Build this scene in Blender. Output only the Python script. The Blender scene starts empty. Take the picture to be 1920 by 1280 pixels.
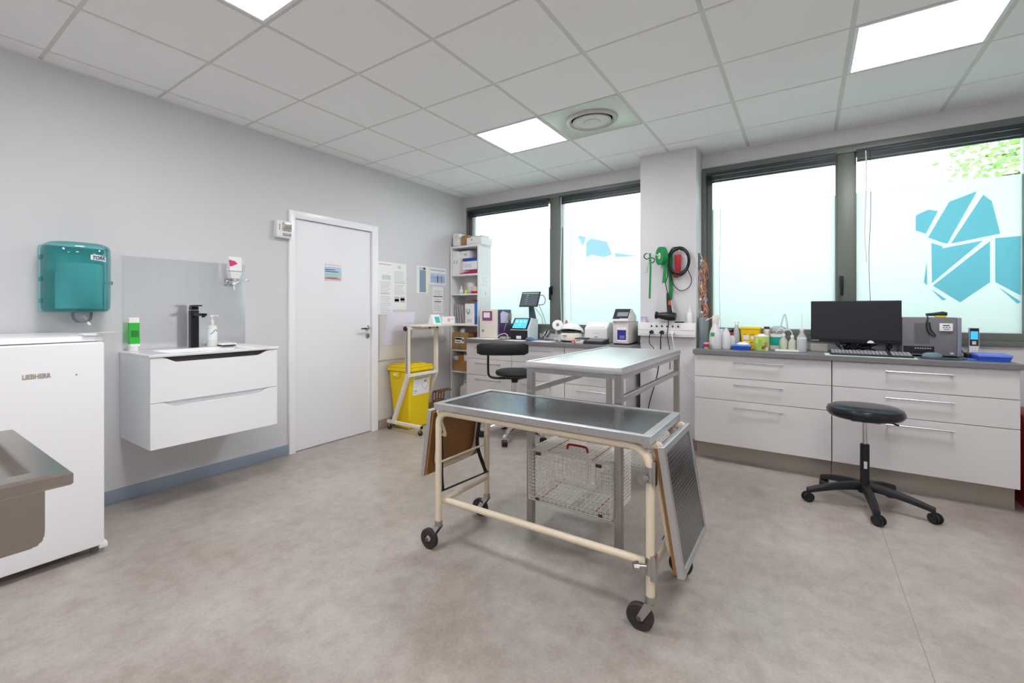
import bpy, bmesh, math, random
from mathutils import Vector, Matrix
random.seed(7)
PI = math.pi
scene = bpy.context.scene
C = scene.collection

# ------------------------------------------------------------------ camera
cam = bpy.data.cameras.new('camera'); cam_o = bpy.data.objects.new('camera', cam); C.objects.link(cam_o)
cam.sensor_width = 36; cam.lens = 36*858.34/1920
cam.shift_x = (960-875.43)/1920; cam.shift_y = -(640-581.39)/1920
cam.clip_start = 0.05
cam_o.location = (0, 0, 1.235); cam_o.rotation_euler = (PI/2, 0, 0.6366)
scene.camera = cam_o
# ------------------------------------------------------------------ sky (even overcast) and exposure
w = bpy.data.worlds.new('overcast_sky'); scene.world = w; w.use_nodes = True
bg = w.node_tree.nodes['Background']; bg.inputs[0].default_value = (0.965, 0.985, 1.0, 1); bg.inputs[1].default_value = 2.95
LED = 14.5
scene.view_settings.view_transform = 'Standard'; scene.view_settings.look = 'None'
scene.view_settings.exposure = 0.94; scene.view_settings.gamma = 1.0
scene.view_settings.use_curve_mapping = False
scene.cycles.max_bounces = 9; scene.cycles.diffuse_bounces = 6; scene.cycles.glossy_bounces = 3
scene.cycles.use_adaptive_sampling = True; scene.cycles.adaptive_threshold = 0.03
scene.cycles.transparent_max_bounces = 12; scene.cycles.transmission_bounces = 6
scene.cycles.use_denoising = True; scene.cycles.sample_clamp_indirect = 8

# ------------------------------------------------------------------ materials
def lin(c):
    if isinstance(c, str):
        c = c.lstrip('#'); c = [int(c[i:i+2], 16)/255 for i in (0, 2, 4)]
        return tuple(x/12.92 if x <= .04045 else ((x+.055)/1.055)**2.4 for x in c)
    return tuple(c)
MATS = {}
def mat(name, col, rough=.5, metal=0, var=0, vscale=6, bump=0, bscale=60, trans=0, alpha=1, emit=None, es=1, coat=0, stretch=None, ior=1.45):
    if name in MATS: return MATS[name]
    m = bpy.data.materials.new(name); m.use_nodes = True; nt = m.node_tree; b = nt.nodes['Principled BSDF']
    c = lin(col)
    b.inputs['Base Color'].default_value = (*c, 1); b.inputs['Roughness'].default_value = rough
    b.inputs['Metallic'].default_value = metal; b.inputs['IOR'].default_value = ior
    if trans: b.inputs['Transmission Weight'].default_value = trans
    if alpha < 1: b.inputs['Alpha'].default_value = alpha
    if coat: b.inputs['Coat Weight'].default_value = coat
    if emit is not None:
        b.inputs['Emission Color'].default_value = (*lin(emit), 1); b.inputs['Emission Strength'].default_value = es
    if var or bump:
        tc = nt.nodes.new('ShaderNodeTexCoord'); mp = nt.nodes.new('ShaderNodeMapping')
        nt.links.new(tc.outputs['Object'], mp.inputs['Vector'])
        if stretch: mp.inputs['Scale'].default_value = stretch
    if var:
        n = nt.nodes.new('ShaderNodeTexNoise'); n.inputs['Scale'].default_value = vscale; n.inputs['Detail'].default_value = 5
        nt.links.new(mp.outputs[0], n.inputs['Vector'])
        r = nt.nodes.new('ShaderNodeMix'); r.data_type = 'RGBA'
        r.inputs[6].default_value = (*[max(0, x*(1-var)) for x in c], 1); r.inputs[7].default_value = (*[min(1, x*(1+var)) for x in c], 1)
        nt.links.new(n.outputs['Fac'], r.inputs[0]); nt.links.new(r.outputs[2], b.inputs['Base Color'])
    if bump:
        n2 = nt.nodes.new('ShaderNodeTexNoise'); n2.inputs['Scale'].default_value = bscale; n2.inputs['Detail'].default_value = 3
        nt.links.new(mp.outputs[0], n2.inputs['Vector'])
        bp = nt.nodes.new('ShaderNodeBump'); bp.inputs['Strength'].default_value = bump; bp.inputs['Distance'].default_value = .002
        nt.links.new(n2.outputs['Fac'], bp.inputs['Height']); nt.links.new(bp.outputs[0], b.inputs['Normal'])
    MATS[name] = m; return m

def floor_mat():
    m = bpy.data.materials.new('vinyl_floor'); m.use_nodes = True; nt = m.node_tree; b = nt.nodes['Principled BSDF']
    tc = nt.nodes.new('ShaderNodeTexCoord')
    def noise(sc, det, st=(1, 1, 1)):
        mp = nt.nodes.new('ShaderNodeMapping'); mp.inputs['Scale'].default_value = st
        n = nt.nodes.new('ShaderNodeTexNoise'); n.inputs['Scale'].default_value = sc; n.inputs['Detail'].default_value = det
        n.inputs['Roughness'].default_value = .65
        nt.links.new(tc.outputs['Object'], mp.inputs[0]); nt.links.new(mp.outputs[0], n.inputs['Vector']); return n
    a = noise(1.6, 6); d = noise(11, 8, (1.2, .9, 1)); e = noise(70, 4)
    def mx(f, c1, c2):
        x = nt.nodes.new('ShaderNodeMix'); x.data_type = 'RGBA'
        for i, c in ((6, c1), (7, c2)):
            if hasattr(c, 'is_linked'): nt.links.new(c, x.inputs[i])
            else: x.inputs[i].default_value = (*lin(c), 1)
        nt.links.new(f, x.inputs[0]); return x.outputs[2]
    def ramp(f, lo, hi):
        r = nt.nodes.new('ShaderNodeMapRange'); r.inputs[1].default_value = lo; r.inputs[2].default_value = hi
        nt.links.new(f, r.inputs[0]); return r.outputs[0]
    c1 = mx(ramp(a.outputs['Fac'], .32, .68), '#998c80', '#bdb6af')
    c2 = mx(ramp(d.outputs['Fac'], .35, .68), '#978c82', '#c0b9b2')
    f = nt.nodes.new('ShaderNodeMix'); f.data_type = 'RGBA'; f.inputs[0].default_value = .45
    nt.links.new(c1, f.inputs[6]); nt.links.new(c2, f.inputs[7])
    g = nt.nodes.new('ShaderNodeMix'); g.data_type = 'RGBA'; g.blend_type = 'MULTIPLY'; g.inputs[0].default_value = .5
    nt.links.new(f.outputs[2], g.inputs[6]); nt.links.new(mx(ramp(e.outputs['Fac'], .3, .7), '#d8d6d4', '#ffffff'), g.inputs[7])
    nt.links.new(g.outputs[2], b.inputs['Base Color'])
    b.inputs['Roughness'].default_value = .33; b.inputs['Specular IOR Level'].default_value = .5
    bp = nt.nodes.new('ShaderNodeBump'); bp.inputs['Strength'].default_value = .12; bp.inputs['Distance'].default_value = .002
    nt.links.new(e.outputs['Fac'], bp.inputs['Height']); nt.links.new(bp.outputs[0], b.inputs['Normal'])
    return m

def film_mat(name, col, fac_clear=0.0):
    m = bpy.data.materials.new(name); m.use_nodes = True; nt = m.node_tree
    for n in list(nt.nodes):
        if n.type != 'OUTPUT_MATERIAL': nt.nodes.remove(n)
    out = nt.nodes[0]
    t = nt.nodes.new('ShaderNodeBsdfTranslucent'); t.inputs[0].default_value = (*lin(col), 1)
    d = nt.nodes.new('ShaderNodeBsdfDiffuse'); d.inputs[0].default_value = (*lin(col), 1)
    x = nt.nodes.new('ShaderNodeMixShader'); x.inputs[0].default_value = .12
    nt.links.new(t.outputs[0], x.inputs[1]); nt.links.new(d.outputs[0], x.inputs[2])
    if fac_clear:
        tr = nt.nodes.new('ShaderNodeBsdfTransparent'); y = nt.nodes.new('ShaderNodeMixShader'); y.inputs[0].default_value = fac_clear
        nt.links.new(x.outputs[0], y.inputs[1]); nt.links.new(tr.outputs[0], y.inputs[2]); x = y
    nt.links.new(x.outputs[0], out.inputs[0]); return m

def glass_mat(name, col=(1, 1, 1), rough=.02, op=0, tint='#ffffff', tl_=.25):
    """thin sheet: see-through with a little mirror reflection; op = share of plain tinted plastic"""
    m = bpy.data.materials.new(name); m.use_nodes = True; nt = m.node_tree
    for n in list(nt.nodes):
        if n.type != 'OUTPUT_MATERIAL': nt.nodes.remove(n)
    out = nt.nodes[0]
    t = nt.nodes.new('ShaderNodeBsdfTransparent'); t.inputs[0].default_value = (*lin(col), 1)
    last = t
    if op:
        d = nt.nodes.new('ShaderNodeBsdfDiffuse'); d.inputs[0].default_value = (*lin(tint), 1)
        tl = nt.nodes.new('ShaderNodeBsdfTranslucent'); tl.inputs[0].default_value = (*lin(tint), 1)
        dd = nt.nodes.new('ShaderNodeMixShader'); dd.inputs[0].default_value = tl_
        nt.links.new(d.outputs[0], dd.inputs[1]); nt.links.new(tl.outputs[0], dd.inputs[2])
        x = nt.nodes.new('ShaderNodeMixShader'); x.inputs[0].default_value = op
        nt.links.new(last.outputs[0], x.inputs[1]); nt.links.new(dd.outputs[0], x.inputs[2]); last = x
    g = nt.nodes.new('ShaderNodeBsdfGlossy'); g.inputs['Roughness'].default_value = rough
    lw = nt.nodes.new('ShaderNodeFresnel'); lw.inputs[0].default_value = 1.45
    y = nt.nodes.new('ShaderNodeMixShader'); nt.links.new(lw.outputs[0], y.inputs[0])
    nt.links.new(last.outputs[0], y.inputs[1]); nt.links.new(g.outputs[0], y.inputs[2])
    nt.links.new(y.outputs[0], out.inputs[0]); return m

M_wall = mat('grey_wall_paint', '#d6d5d7', .6, bump=.05, bscale=300)
M_col = mat('pale_wall_paint', '#d3d2d4', .6, bump=.05, bscale=300)
M_tile = mat('ceiling_tile', '#f2f2f2', .9, bump=.25, bscale=400, var=.02, vscale=300)
M_bar = mat('ceiling_bar', '#d6d6d3', .6)
M_white = mat('white_gloss', '#f4f4f6', .25)
M_whitem = mat('white_satin', '#e9e8ea', .45)
M_door = mat('white_door', '#eeeef1', .4, var=.008, vscale=3)
M_lam = mat('grey_laminate', '#d6d2d2', .35)
M_work = mat('dark_grey_worktop', '#6d6b6f', .5, var=.06, vscale=120, ior=1.8)
M_plinth = mat('brushed_plinth', '#a79f95', .4, .6, var=.08, vscale=8, stretch=(1, 1, 20))
M_steel = mat('stainless_steel', '#b9b7b4', .28, 1, var=.06, vscale=10, stretch=(1, 12, 1))
M_steelw = mat('stainless_top', '#e2e2e3', .36, .96, var=.06, vscale=14, stretch=(14, 1, 1))
M_steeld = mat('stainless_leg', '#b5b3b1', .33, 1, var=.08, vscale=9, stretch=(8, 8, 1))
M_tub = mat('stainless_tub', '#b0a89f', .25, 1, var=.14, vscale=7, stretch=(1, .3, 1))
M_alu = mat('aluminium', '#c9c9cb', .38, 1, var=.05, vscale=20)
M_chrome = mat('chrome', '#d5d5d8', .1, 1)
M_cream = mat('cream_tube_paint', '#e4d5bd', .35, var=.06, vscale=25)
M_creamw = mat('cream_white_paint', '#e6ddcf', .4, var=.04, vscale=12)
M_black = mat('black_plastic', '#1c1c1f', .42)
M_blackm = mat('black_metal', '#1e1e21', .3, .3)
M_blackf = mat('black_upholstery', '#15181c', .55, bump=.1, bscale=500)
M_seat = mat('black_vinyl', '#181d24', .26)
M_rub = mat('black_rubber_wheel', '#35302f', .6)
M_wood = mat('brown_board', '#93673c', .6, var=.18, vscale=14)
M_frame = mat('grey_green_window_frame', '#6f746e', .4, .2)
M_blind = mat('dark_blind', '#2e3840', .4)
M_base = mat('blue_grey_skirting', '#8c97a5', .5)
M_baseb = mat('beige_skirting', '#9d9184', .5)
M_yel = mat('yellow_plastic', '#f0d013', .38)
M_teal = mat('teal_plastic', '#2f9c9c', .2)
M_red = mat('red_plastic', '#c22029', .4)
M_green = mat('green_webbing', '#1c8a4c', .7, bump=.3, bscale=300)
M_cord = mat('black_cord', '#232427', .5)
M_paper = mat('white_paper', '#eeeeef', .7)
M_carton = mat('brown_cardboard', '#b08653', .75, var=.05, vscale=20)
M_blue = mat('blue_plastic', '#2f62cf', .35)
M_wplas = mat('white_plastic', '#ecebea', .38)
M_cplas = mat('cream_plastic', '#e5ddd3', .4)
M_gplas = mat('grey_plastic', '#77757a', .45, var=.03, vscale=80)
M_wire = mat('white_coated_wire', '#ebe9e3', .4)
M_led = mat('led_diffuser', '#ffffff', .5, emit='#fdfcff', es=LED)

# ------------------------------------------------------------------ mesh builder
class B:
    def __init__(s): s.bm = bmesh.new(); s.mi = 0
    def _add(s, t, M=None):
        if M is not None: bmesh.ops.transform(t, matrix=M, verts=t.verts)
        vm = {v: s.bm.verts.new(v.co) for v in t.verts}
        for f in t.faces:
            try:
                nf = s.bm.faces.new([vm[v] for v in f.verts]); nf.material_index = s.mi
            except ValueError: pass
        t.free(); return s
    def box(s, x0, x1, y0, y1, z0, z1, bev=0, seg=2, M=None):
        t = bmesh.new(); bmesh.ops.create_cube(t, size=1)
        for v in t.verts: v.co = ((x0+x1)/2+v.co.x*(x1-x0), (y0+y1)/2+v.co.y*(y1-y0), (z0+z1)/2+v.co.z*(z1-z0))
        if bev: bmesh.ops.bevel(t, geom=t.edges[:], offset=bev, segments=seg, profile=.6, affect='EDGES')
        return s._add(t, M)
    def cyl(s, p0, p1, r, r2=None, seg=16, bev=0):
        p0, p1 = Vector(p0), Vector(p1); d = p1-p0
        t = bmesh.new(); bmesh.ops.create_cone(t, cap_ends=True, segments=seg, radius1=r, radius2=r if r2 is None else r2, depth=d.length)
        if bev: bmesh.ops.bevel(t, geom=[e for e in t.edges if len(e.link_faces) == 2 and any(len(f.verts) > 4 for f in e.link_faces)], offset=bev, segments=2, affect='EDGES')
        return s._add(t, Matrix.Translation((p0+p1)/2) @ d.to_track_quat('Z', 'Y').to_matrix().to_4x4())
    def tube(s, pts, r, seg=8, closed=False, flat=None):
        pts = [Vector(p) for p in pts]; n = len(pts); rings = []
        rs = r if isinstance(r, (list, tuple)) else [r]*n
        tan = []
        for i in range(n):
            a = pts[i-1] if (i > 0 or closed) else pts[i]; b = pts[(i+1) % n] if (i < n-1 or closed) else pts[i]
            tan.append((b-a).normalized())
        up = Vector((0, 0, 1)) if abs(tan[0].z) < .9 else Vector((1, 0, 0))
        u = tan[0].cross(up).normalized()
        for i in range(n):
            if i: u = (tan[i-1].rotation_difference(tan[i]) @ u)
            u = (u-tan[i]*u.dot(tan[i])).normalized(); v = tan[i].cross(u)
            fl = flat if flat else 1
            rings.append([s.bm.verts.new(pts[i]+(u*math.cos(2*PI*k/seg)*fl+v*math.sin(2*PI*k/seg))*rs[i]) for k in range(seg)])
        for i in range(n if closed else n-1):
            a, b = rings[i], rings[(i+1) % n]
            for k in range(seg):
                f = s.bm.faces.new([a[k], a[(k+1) % seg], b[(k+1) % seg], b[k]]); f.material_index = s.mi
        if not closed:
            for rr in (rings[0][::-1], rings[-1]):
                f = s.bm.faces.new(rr); f.material_index = s.mi
        return s
    def lathe(s, prof, c=(0, 0, 0), seg=24, M=None, sx=1, sy=1):
        t = bmesh.new(); rings = []
        for r, z in prof:
            if r < 1e-5: rings.append([t.verts.new((0, 0, z))])
            else: rings.append([t.verts.new((r*math.cos(2*PI*k/seg)*sx, r*math.sin(2*PI*k/seg)*sy, z)) for k in range(seg)])
        for a, b in zip(rings, rings[1:]):
            for k in range(seg):
                k2 = (k+1) % seg
                if len(a) == 1 and len(b) == 1: continue
                if len(a) == 1: t.faces.new([a[0], b[k2], b[k]])
                elif len(b) == 1: t.faces.new([a[k], a[k2], b[0]])
                else: t.faces.new([a[k], a[k2], b[k2], b[k]])
        for rr, fl in ((rings[0], 1), (rings[-1], 0)):
            if len(rr) > 1: t.faces.new(rr[::-1] if fl else rr)
        bmesh.ops.recalc_face_normals(t, faces=t.faces)
        MM = Matrix.Translation(c)
        return s._add(t, MM if M is None else MM @ M)
    def prism(s, poly, plane, a, b, bev=0):
        t = bmesh.new()
        def P(p, d): return {'xy': (p[0], p[1], d), 'xz': (p[0], d, p[1]), 'yz': (d, p[0], p[1])}[plane]
        v0 = [t.verts.new(P(p, a)) for p in poly]; v1 = [t.verts.new(P(p, b)) for p in poly]; n = len(poly)
        t.faces.new(v0); t.faces.new(v1[::-1])
        for i in range(n): t.faces.new([v0[i], v1[i], v1[(i+1) % n], v0[(i+1) % n]])
        bmesh.ops.recalc_face_normals(t, faces=t.faces)
        if bev: bmesh.ops.bevel(t, geom=t.edges[:], offset=bev, segments=2, affect='EDGES')
        return s._add(t)
    def quad(s, *ps):
        f = s.bm.faces.new([s.bm.verts.new(p) for p in ps]); f.material_index = s.mi; return s
    def hexa(s, lo, hi):
        """loft two quads lo (4 pts) -> hi (4 pts), closed"""
        a = [s.bm.verts.new(p) for p in lo]; b = [s.bm.verts.new(p) for p in hi]
        fs = [a[::-1], b]+[[a[i], a[(i+1) % 4], b[(i+1) % 4], b[i]] for i in range(4)]
        for f in fs:
            nf = s.bm.faces.new(f); nf.material_index = s.mi
        return s
    def mesh(s, name, mats, smooth=35):
        bmesh.ops.recalc_face_normals(s.bm, faces=s.bm.faces)
        me = bpy.data.meshes.new(name); s.bm.to_mesh(me); s.bm.free()
        for m in (mats if isinstance(mats, (list, tuple)) else [mats]): me.materials.append(m)
        if smooth:
            me.polygons.foreach_set('use_smooth', [True]*len(me.polygons)); me.set_sharp_from_angle(angle=math.radians(smooth))
        return me
def obj(name, me, parent=None, **props):
    o = bpy.data.objects.new(name, me); C.objects.link(o)
    if parent is not None: o.parent = parent
    for k, v in props.items(): o[k] = v
    return o
def part(b, name, mats, parent, world=True, label=None, smooth=35):
    """link builder b as a child; vertices given in world space are moved into the parent's space"""
    if world and parent is not None:
        root = parent; Mx = Matrix.Identity(4)
        while root is not None:
            Mx = Matrix.LocRotScale(root.location, root.rotation_euler, root.scale) @ Mx; root = root.parent
        bmesh.ops.transform(b.bm, matrix=Mx.inverted(), verts=b.bm.verts)
    o = obj(name, b.mesh(name, mats, smooth), parent)
    if label: o['label'] = label
    return o
def tag(o, label, cat, group=None):
    o['label'] = label; o['category'] = cat
    if group: o['group'] = group
    return o
def thing(name, label, cat, loc=(0, 0, 0), rz=0, group=None):
    o = bpy.data.objects.new(name, None); C.objects.link(o); o.location = loc; o.rotation_euler = (0, 0, rz)
    o.empty_display_size = .05
    return tag(o, label, cat, group)
def solo(b, name, mats, label, cat, group=None, loc=None, smooth=35):
    """one-mesh thing; origin moved to its base centre"""
    vs = b.bm.verts
    mn = [min(v.co[i] for v in vs) for i in range(3)]; mx = [max(v.co[i] for v in vs) for i in range(3)]
    o0 = Vector(((mn[0]+mx[0])/2, (mn[1]+mx[1])/2, mn[2]))
    bmesh.ops.translate(b.bm, vec=-o0, verts=b.bm.verts)
    o = obj(name, b.mesh(name, mats, smooth)); o.location = o0
    return tag(o, label, cat, group)
def structure(b, name, mats, parent=None, smooth=35):
    o = obj(name, b.mesh(name, mats, smooth), parent)
    if parent is None: o['kind'] = 'structure'
    return o
def struct_root(name):
    o = bpy.data.objects.new(name, None); C.objects.link(o); o['kind'] = 'structure'; return o
FX = Matrix(((0, 0, 1, 0), (1, 0, 0, 0), (0, 1, 0, 0), (0, 0, 0, 1)))    # text on a face towards +X
FY = Matrix(((1, 0, 0, 0), (0, 0, -1, 0), (0, 1, 0, 0), (0, 0, 0, 1)))   # text on a face towards -Y
def text(s, size, loc, face, m, parent, name='lettering', depth=.0006, bold=0, sx=1, shear=0):
    cu = bpy.data.curves.new('txt', 'FONT'); cu.body = s; cu.size = size; cu.align_x = 'CENTER'; cu.align_y = 'CENTER'
    cu.extrude = depth; cu.offset = bold; cu.shear = shear; cu.resolution_u = 3
    t = bpy.data.objects.new('txt', cu); C.objects.link(t)
    dg = bpy.context.evaluated_depsgraph_get(); me = bpy.data.meshes.new_from_object(t.evaluated_get(dg))
    bpy.data.objects.remove(t); me.name = name
    Mx = Matrix.Identity(4); root = parent
    while root is not None:
        Mx = Matrix.LocRotScale(root.location, root.rotation_euler, root.scale) @ Mx; root = root.parent
    me.transform(Mx.inverted() @ Matrix.Translation(loc) @ face @ Matrix.Diagonal((sx, 1, 1, 1)))
    me.materials.clear(); me.materials.append(m)
    return obj(name, me, parent)
def arc(c, r, a0, a1, n, plane='xz'):
    out = []
    for i in range(n+1):
        a = a0+(a1-a0)*i/n; x, y = r*math.cos(a), r*math.sin(a)
        out.append({'xz': (c[0]+x, c[1], c[2]+y), 'yz': (c[0], c[1]+x, c[2]+y), 'xy': (c[0]+x, c[1]+y, c[2])}[plane])
    return out
def smoothpath(pts, n=6):
    P = [Vector(p) for p in pts]; P = [P[0]*2-P[1]]+P+[P[-1]*2-P[-2]]; out = []
    for i in range(1, len(P)-2):
        for k in range(n):
            t = k/n; a, b, c, d = P[i-1], P[i], P[i+1], P[i+2]
            out.append(.5*((2*b)+(c-a)*t+(2*a-5*b+4*c-d)*t*t+(3*b-a-3*c+d)*t**3))
    out.append(P[-2]); return out

# ================================================================== room shell
XW, XR, YB, YN, ZC = -3.56, 2.50, 4.735, -2.60, 2.681
fl = structure(B().box(XW-.1, XR+.1, YN-.1, YB+.3, -.06, 0), 'floor', floor_mat())
structure(B().box(.345, .3475, YN, 4.29, 0, .0006), 'floor_seam', mat('floor_seam', '#8d857c', .6), fl)
structure(B().box(.345-2.0, .3475-2.0, YN, -.6, 0, .0006), 'floor_seam', MATS['floor_seam'], fl)
wl = structure(B().box(XW-.12, XW, YN-.1, 2.29, 0, 2.8).box(XW-.12, XW, 3.175, YB+.3, 0, 2.8).box(XW-.12, XW, 2.29, 3.175, 2.035, 2.8).box(XW-.16, XW-.12, 2.2, 3.3, 0, 2.2), 'wall_left', M_wall)
structure(B().box(XR, XR+.12, YN-.1, YB+.3, 0, 2.8), 'wall_right', M_col)
structure(B().box(XW, XR, YN-.12, YN, 0, 2.8), 'wall_rear', M_wall)
WZ0, WZ1 = .985, 2.545          # window opening
bw = B().box(XW, XR, YB, YB+.2, 0, WZ0).box(XW, XR, YB, YB+.2, WZ1, 2.8).box(-1.26, -.77, YB, YB+.2, WZ0, WZ1).box(2.2, XR, YB, YB+.2, WZ0, WZ1).box(XW, -3.50, YB, YB+.2, WZ0, WZ1)
structure(bw, 'wall_back', M_col)
structure(B().box(-1.254, -.776, 4.455, YB, 0, ZC+.02), 'wall_column', M_col)
structure(B().box(XW, XW+.012, .0, 2.238, 0, .088, .003).box(XW, XW+.012, YN, 0, 0, .088, .003), 'baseboard_left', M_base)
structure(B().box(XW, XW+.012, 3.262, 4.45, 0, .095, .003), 'baseboard_left_far', M_baseb)
structure(B().box(-1.262, -.768, 4.443, 4.455, 0, .095, .003).box(-.776, -.764, 4.455, YB, 0, .095, .003), 'baseboard_column', M_baseb)
structure(B().box(1.06, XR, YB-.012, YB, 0, .095, .003), 'baseboard_back', M_baseb)

# ---- ceiling: tiles one by one in a bar grid
cl = structure(B().box(XW-.1, XR+.1, YN-.1, YB+.3, 2.75, 2.80), 'ceiling', M_bar)
GX, GY = -3.4045, 1.8596
gx = [GX+.6*i for i in range(0, 10)]; gy = [GY+.6*j for j in range(-7, 5)]
ex = [XW]+gx+[XR]; ey = [YN]+gy+[YB]
cache = {}
def tile_mesh(wx, wy):
    k = (round(wx, 3), round(wy, 3))
    if k not in cache: cache[k] = B().box(-wx/2, wx/2, -wy/2, wy/2, 0, .015, .003, 1).mesh('ceiling_tile', M_tile)
    return cache[k]
lights = [(i, j) for i in (2, 6) for j in (2, -2, -6)]
for a in range(len(ex)-1):
    for b in range(len(ey)-1):
        i, j = a-1, b-1-7
        if (i, j) in lights or (i, j) == (3, 2): continue
        x0, x1 = ex[a]+(.011 if a else 0), ex[a+1]-(.011 if a < len(ex)-2 else 0)
        y0, y1 = ey[b]+(.009 if b else 0), ey[b+1]-(.009 if b < len(ey)-2 else 0)
        xs = [(x0, x1, y0, y1)]
        if b == len(ey)-2 and x0 < -.776 and x1 > -1.254:     # cut round the column
            if x0 < -1.254: xs = [(x0, -1.254, y0, y1), (-1.254, x1, y0, 4.455)]
            else: xs = [(x0, -.776, y0, 4.455)] + ([(-.776, x1, y0, y1)] if x1 > -.776 else [])
        for (p, q, r, s_) in xs:
            if q-p < .01: continue
            o = obj('ceiling_tile', tile_mesh(q-p, s_-r), cl); o.location = ((p+q)/2, (r+s_)/2, ZC)
for x in gx:
    obj('grid_bar', B().box(x-.012, x+.012, YN, 4.455 if -1.26 < x < -.77 else YB, ZC+.005, ZC+.035).mesh('grid_bar', M_bar, 0), cl)
for y in gy:
    obj('grid_bar', B().box(XW, XR, y-.012, y+.012, ZC+.0055, ZC+.034).mesh('grid_bar', M_bar, 0), cl)
obj('edge_angle', B().box(XW, XW+.02, YN, YB, ZC-.002, ZC+.0).box(XW, XR, YB-.012, YB, ZC-.002, ZC).box(-1.275, -.755, 4.435, 4.455, ZC-.003, ZC-.001).box(-.776, -.756, 4.455, YB, ZC-.003, ZC-.001).mesh('edge_angle', M_whitem), cl)
LB = {(2, 2): 'square white ceiling light panel beside the round air vent', (2, -2): 'square ceiling light panel cut by the top edge near the left wall',
      (6, 2): 'square ceiling light panel high at the right above the computer desk', (6, -2): 'square ceiling light panel behind the photographer on the window side',
      (2, -6): 'square ceiling light panel at the rear of the room on the left', (6, -6): 'square ceiling light panel at the rear of the room on the right'}
for (i, j) in lights:
    cx_, cy_ = GX+.6*i+.3, GY+.6*j+.3
    t = thing('ceiling_light_panel', LB[(i, j)], 'ceiling light', (cx_, cy_, ZC), 0, 'recessed square ceiling lights')
    h = .289; k = .272
    fr = B()
    for (p, q, r, s_) in ((-h, h, -h, -k), (-h, h, k, h), (-h, -k, -k, k), (k, h, -k, k)): fr.box(p, q, r, s_, 0, .03)
    part(fr, 'frame', M_whitem, t, world=False)
    part(B().box(-k, k, -k, k, .004, .02), 'diffuser', M_led, t, world=False, smooth=0)
t = thing('ceiling_air_vent', 'round ceiling air diffuser set in a pale glossy square panel', 'air vent', (GX+2.1, GY+1.5, ZC))
part(B().box(-.289, .289, -.289, .289, .001, .02, .002), 'panel', mat('vent_panel', '#cfd8cd', .22), t, False)
vm = mat('vent_ring', '#c9c6c2', .35); vd = mat('vent_inside', '#4a4a46', .6)
part(B().lathe([(.19, -.0), (.188, -.012), (.168, -.02), (.150, -.004), (.150, 0)], seg=48), 'outer_ring', vm, t, False)
part(B().lathe([(.150, -.001), (.0, -.001)], seg=40), 'throat', vd, t, False)
part(B().lathe([(.143, -.018), (.135, -.024), (.085, -.008), (.08, -.002), (.14, -.006)], seg=48), 'middle_ring', vm, t, False)
part(B().lathe([(.068, -.014), (.06, -.022), (.0, -.026)], seg=40), 'centre_cone', vm, t, False)

# ---- door in the left wall
d = struct_root('door_1'); d.location = (XW, 2.74, 0)
part(B().box(XW-.1, XW+.022, 2.240, 2.300, 0, 2.095, .003).box(XW-.1, XW+.022, 3.172, 3.250, 0, 2.095, .003).box(XW-.1, XW+.0215, 2.300, 3.172, 2.033, 2.095, .002), 'door_frame', M_white, d)
part(B().box(XW-.05, XW-.006, 2.303, 3.168, .008, 2.029, .002), 'door_leaf', M_door, d)
hd = part(B().cyl((XW-.006, 3.125, 1.056), (XW+.004, 3.125, 1.056), .026, seg=24, bev=.002).cyl((XW, 3.125, 1.056), (XW+.045, 3.125, 1.056), .009).tube(smoothpath([(XW+.044, 3.128, 1.056), (XW+.05, 3.10, 1.056), (XW+.05, 3.0, 1.053)]), .009), 'door_handle', M_chrome, d)
lk = part(B().cyl((XW-.006, 3.128, .978), (XW+.003, 3.128, .978), .026, seg=24, bev=.002), 'lock_plate', M_chrome, d)
part(B().box(XW+.003, XW+.008, 3.121, 3.135, .962, .996, .002), 'lock_cylinder', M_steeld, lk)
part(B().box(XW-.055, XW-.01, 2.303, 3.168, .0, .008), 'threshold', M_steeld, d)

# ---- windows in the back wall
M_glass = glass_mat('window_glass', '#f4fbfb')
M_film = film_mat('frosted_film', '#f1f5f6', .03)
M_decal = film_mat('blue_window_decal', '#b5e6f0')
M_decal2 = film_mat('pale_blue_window_decal', '#d8ecf6')
YG = 4.79
def rails(nm, par, b): return part(b, nm, M_frame, par)
def sash(par, x0, x1, film_top, z0=1.075, z1=2.46, handle=None):
    s = part(B().box(x0, x0+.045, 4.735, YG+.03, z0-.06, z1+.03, .004).box(x1-.045, x1, 4.735, YG+.03, z0-.06, z1+.03, .004).box(x0+.045, x1-.045, 4.737, YG+.03, z0-.06, z0, .004).box(x0+.045, x1-.045, 4.737, YG+.03, z1, z1+.03, .004), 'sash', M_frame, par)
    part(B().box(x0+.04, x1-.04, YG, YG+.006, z0-.01, z1+.01), 'glass_pane', M_glass, s, smooth=0)
    part(B().box(x0+.045, x1-.045, YG-.0035, YG-.0025, z0, film_top), 'frosted_film', M_film, s, smooth=0)
    if handle:
        hx, hz = handle
        part(B().box(hx-.014, hx+.014, 4.712, 4.735, hz-.035, hz+.06, .006).cyl((hx, 4.712, hz+.03), (hx, 4.690, hz+.03), .009).box(hx-.011, hx+.011, 4.676, 4.694, hz-.10, hz+.045, .006), 'window_handle', M_blackm, s)
    return s
w1 = struct_root('window_1'); w1.location = (-2.4, YB, WZ0)
rails('outer_frame', w1, B().box(-3.50, -3.462, 4.72, 4.86, WZ0, WZ1, .003).box(-3.462, -1.26, 4.72, 4.86, 2.495, WZ1, .003).box(-3.462, -1.26, 4.72, 4.86, WZ0, 1.02, .003))
rails('mullion', w1, B().box(-2.318, -2.200, 4.728, 4.86, 1.02, 2.495, .004))
sash(w1, -3.46, -2.285, 2.17, handle=(-2.305, 1.45)); s2 = sash(w1, -2.235, -1.14, 2.17)
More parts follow.
